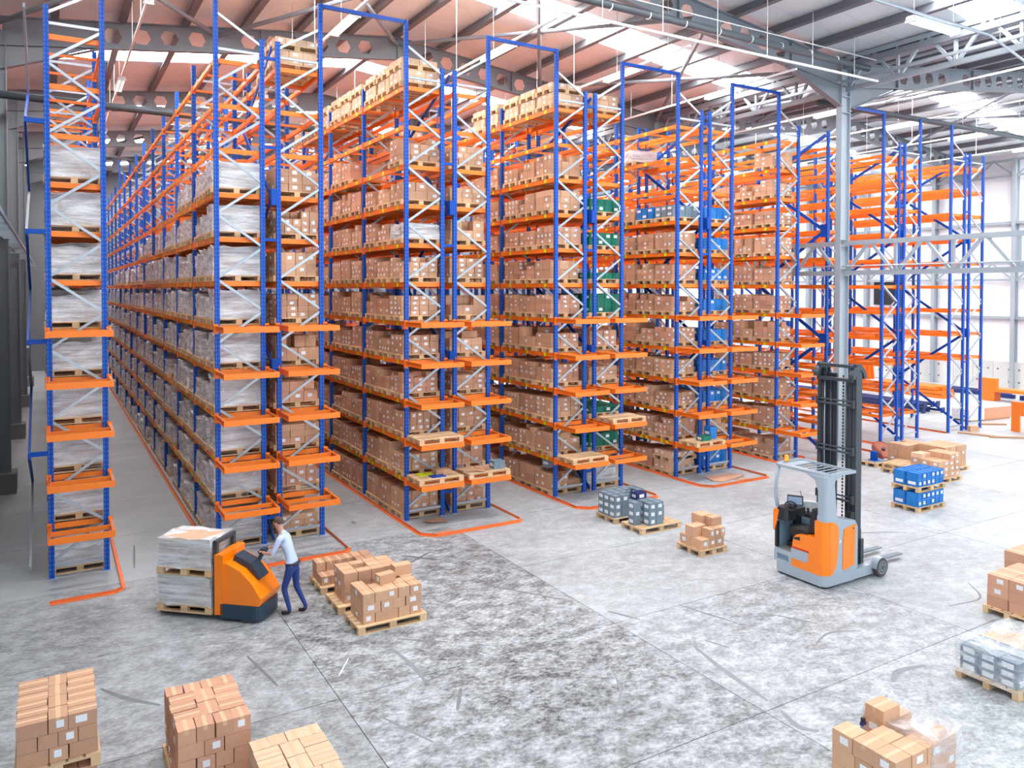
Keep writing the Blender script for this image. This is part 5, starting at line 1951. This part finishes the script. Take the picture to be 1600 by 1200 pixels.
# orange frame at the right edge
o = thing('orange_frame', 'orange steel frame with bent plate standing at the right edge', 'frame', (37.45, 18.4, 0))
MB().box(0, -.1, 0, .12, .25, 1.35, 'orange').build('leg', o)
MB().box(0, -1.95, .78, .12, -.1, 1.35, 'orange').build('side_plate', o)
MB().box(.12, -1.95, .72, .5, .25, .78, 'orange').build('flange', o)
MB().box(.0, -2.1, 0, .12, -1.95, 1.35, 'orange').build('leg', o)
o = thing('orange_frame', 'long orange beam with raised end bracket lying before the wall plinth', 'frame', (46.7, 20.7, 0))
MB().box(0, 0, .55, .9, 4.4, .72, 'orange').build('beam_profile', o)
MB().box(0, 3.4, .72, .3, 4.4, 1.3, 'orange').build('end_bracket', o)
MB().box(0, 3.5, 0, .7, 4.3, .55, 'orange').build('foot', o)
MB().box(0, .1, 0, .7, .9, .55, 'orange').build('foot', o)
for k in range(2):
    lying('rack_upright', ((48.4 + .3 * k, 18, .14), (48.4 + .3 * k, 23.6, .14)), .22, .28, 'darkblue', '%s dark blue upright behind the long orange beam at right' % ['nearer', 'farther'][k], 'upright')
# planks by the furthest rack
lying('plank', ((34.9, 19.6, .03), (35.3, 18.2, .03)), .22, .06, 'bundlewood', 'short brown plank at the foot of the furthest rack', 'plank')
lying('plank', ((35.0, 18.3, .03), (36.3, 17.2, .03)), .16, .06, 'bundlewood', 'long brown plank lying on open floor right of the furthest rack', 'plank')
lying('timber_piece', ((35.75, 19.6, .12), (36.1, 19.4, .12)), .25, .24, 'tan', 'small wooden block beside the foot of the furthest rack', 'block')
lying('plank', ((38.0, 20.3, .04), (38.9, 19.6, .04)), .2, .07, 'bundlewood', 'brown plank poking out under the salmon wrapped bundle', 'plank')
# two rusty discs and the blue post piece
for k, (x, y, rx, ry, r, lab) in enumerate(((26.75, 18.0, .9, .75, .34, 'rusty red steel disc leaning on empty pallets, the steeper smaller one'), (27.5, 18.3, .62, -.25, .42, 'large rusty red steel disc lying tilted behind the empty pallets'))):
    T = Matrix.Rotation(rx, 4, 'X') @ Matrix.Rotation(ry, 4, 'Y')
    o = thing('steel_disc', lab, 'disc', (x, y, r * .75 * math.sin(rx) + .06))
    MB().lathe([(r, -.03), (r, .03), (r * .93, .05), (r * .9, .03)], 'reddisc', 28, T).build('disc', o)
    MB().lathe([(.07, .03), (.07, .10)], 'blackplastic', 12, T).build('hub', o)
MB().box(25.72, 17.4, .175, 26.0, 17.72, .19, 'plainblue').box(25.78, 17.46, .19, 25.94, 17.66, .50, 'plainblue').build('post_foot', None, label='short blue post piece standing on the empty pallet', category='post')
lying('steel_sheet', ((25.6, 17.6, .163), (26.3, 17.6, .163)), .6, .02, 'panelblue', 'blue-grey metal sheet lying on the empty pallet', 'sheet')
# broken cardboard sheets on the floor before the racks
def sheet(pts, label, fold=.03):
    vs = [(x, y, z) for x, y, z in pts] + [(x, y, z + .012) for x, y, z in pts]
    n = len(pts)
    MB().add(vs, [tuple(range(n))[::-1], tuple(range(n, 2 * n))] + [(i, (i + 1) % n, n + (i + 1) % n, n + i) for i in range(n)], 'reddish').build('cardboard_sheet', None, label=label, category='cardboard')


sheet([(19.15, 19.35, .005), (20.3, 19.25, .005), (20.45, 18.75, .03), (19.2, 18.5, .01), (18.95, 18.75, .02)], 'large brown cardboard sheet on the floor before the fifth rack')
sheet([(19.75, 18.55, .003), (20.35, 18.6, .003), (20.3, 18.42, .003), (19.8, 18.38, .003)], 'small cardboard strip beside the large sheet, fifth rack')
sheet([(8.75, 19.55, .003), (9.25, 19.5, .06), (9.35, 19.2, .003), (8.85, 19.25, .04)], 'crumpled cardboard strip before the foot of the third rack')
sheet([(8.5, 18.4, .003), (9.0, 18.45, .05), (9.1, 18.3, .06), (8.65, 18.27, .003)], 'torn cardboard strip leaning on the floor rail of the third rack')
sheet([(24.7, 19.4, .003), (25.6, 19.2, .003), (25.7, 18.7, .02), (24.8, 18.6, .003)], 'pale cardboard sheet on the floor by the column rack')
add = MB().box(0, 0, 0, .05, .32, .01, 'walldark').build('paper_strip', None, label='small dark strip lying on the floor of the narrow aisle', category='strip')
add.location = (2.75, 20.4, .002)
add.rotation_euler = (0, 0, .5)
lying('cable_piece', ((4.05, 12.4, .008), (4.38, 12.9, .008)), .014, .014, 'white', 'short white stick lying on open floor by a slab joint', 'stick')
# spray bottle on the bottom right stack
o = thing('spray_bottle', 'dark handled tape dispenser standing at the back of the wrapped carton stack', 'dispenser', (8.73, 6.04, .78))
MB().box(-.03, -.02, 0, .03, .02, .16, 'lightsteel').build('bottle_body', o)
MB().box(-.04, -.02, .16, .04, .02, .20, 'navycrate').box(-.02, -.02, .20, .02, .02, .25, 'blackplastic').build('bottle_head', o)
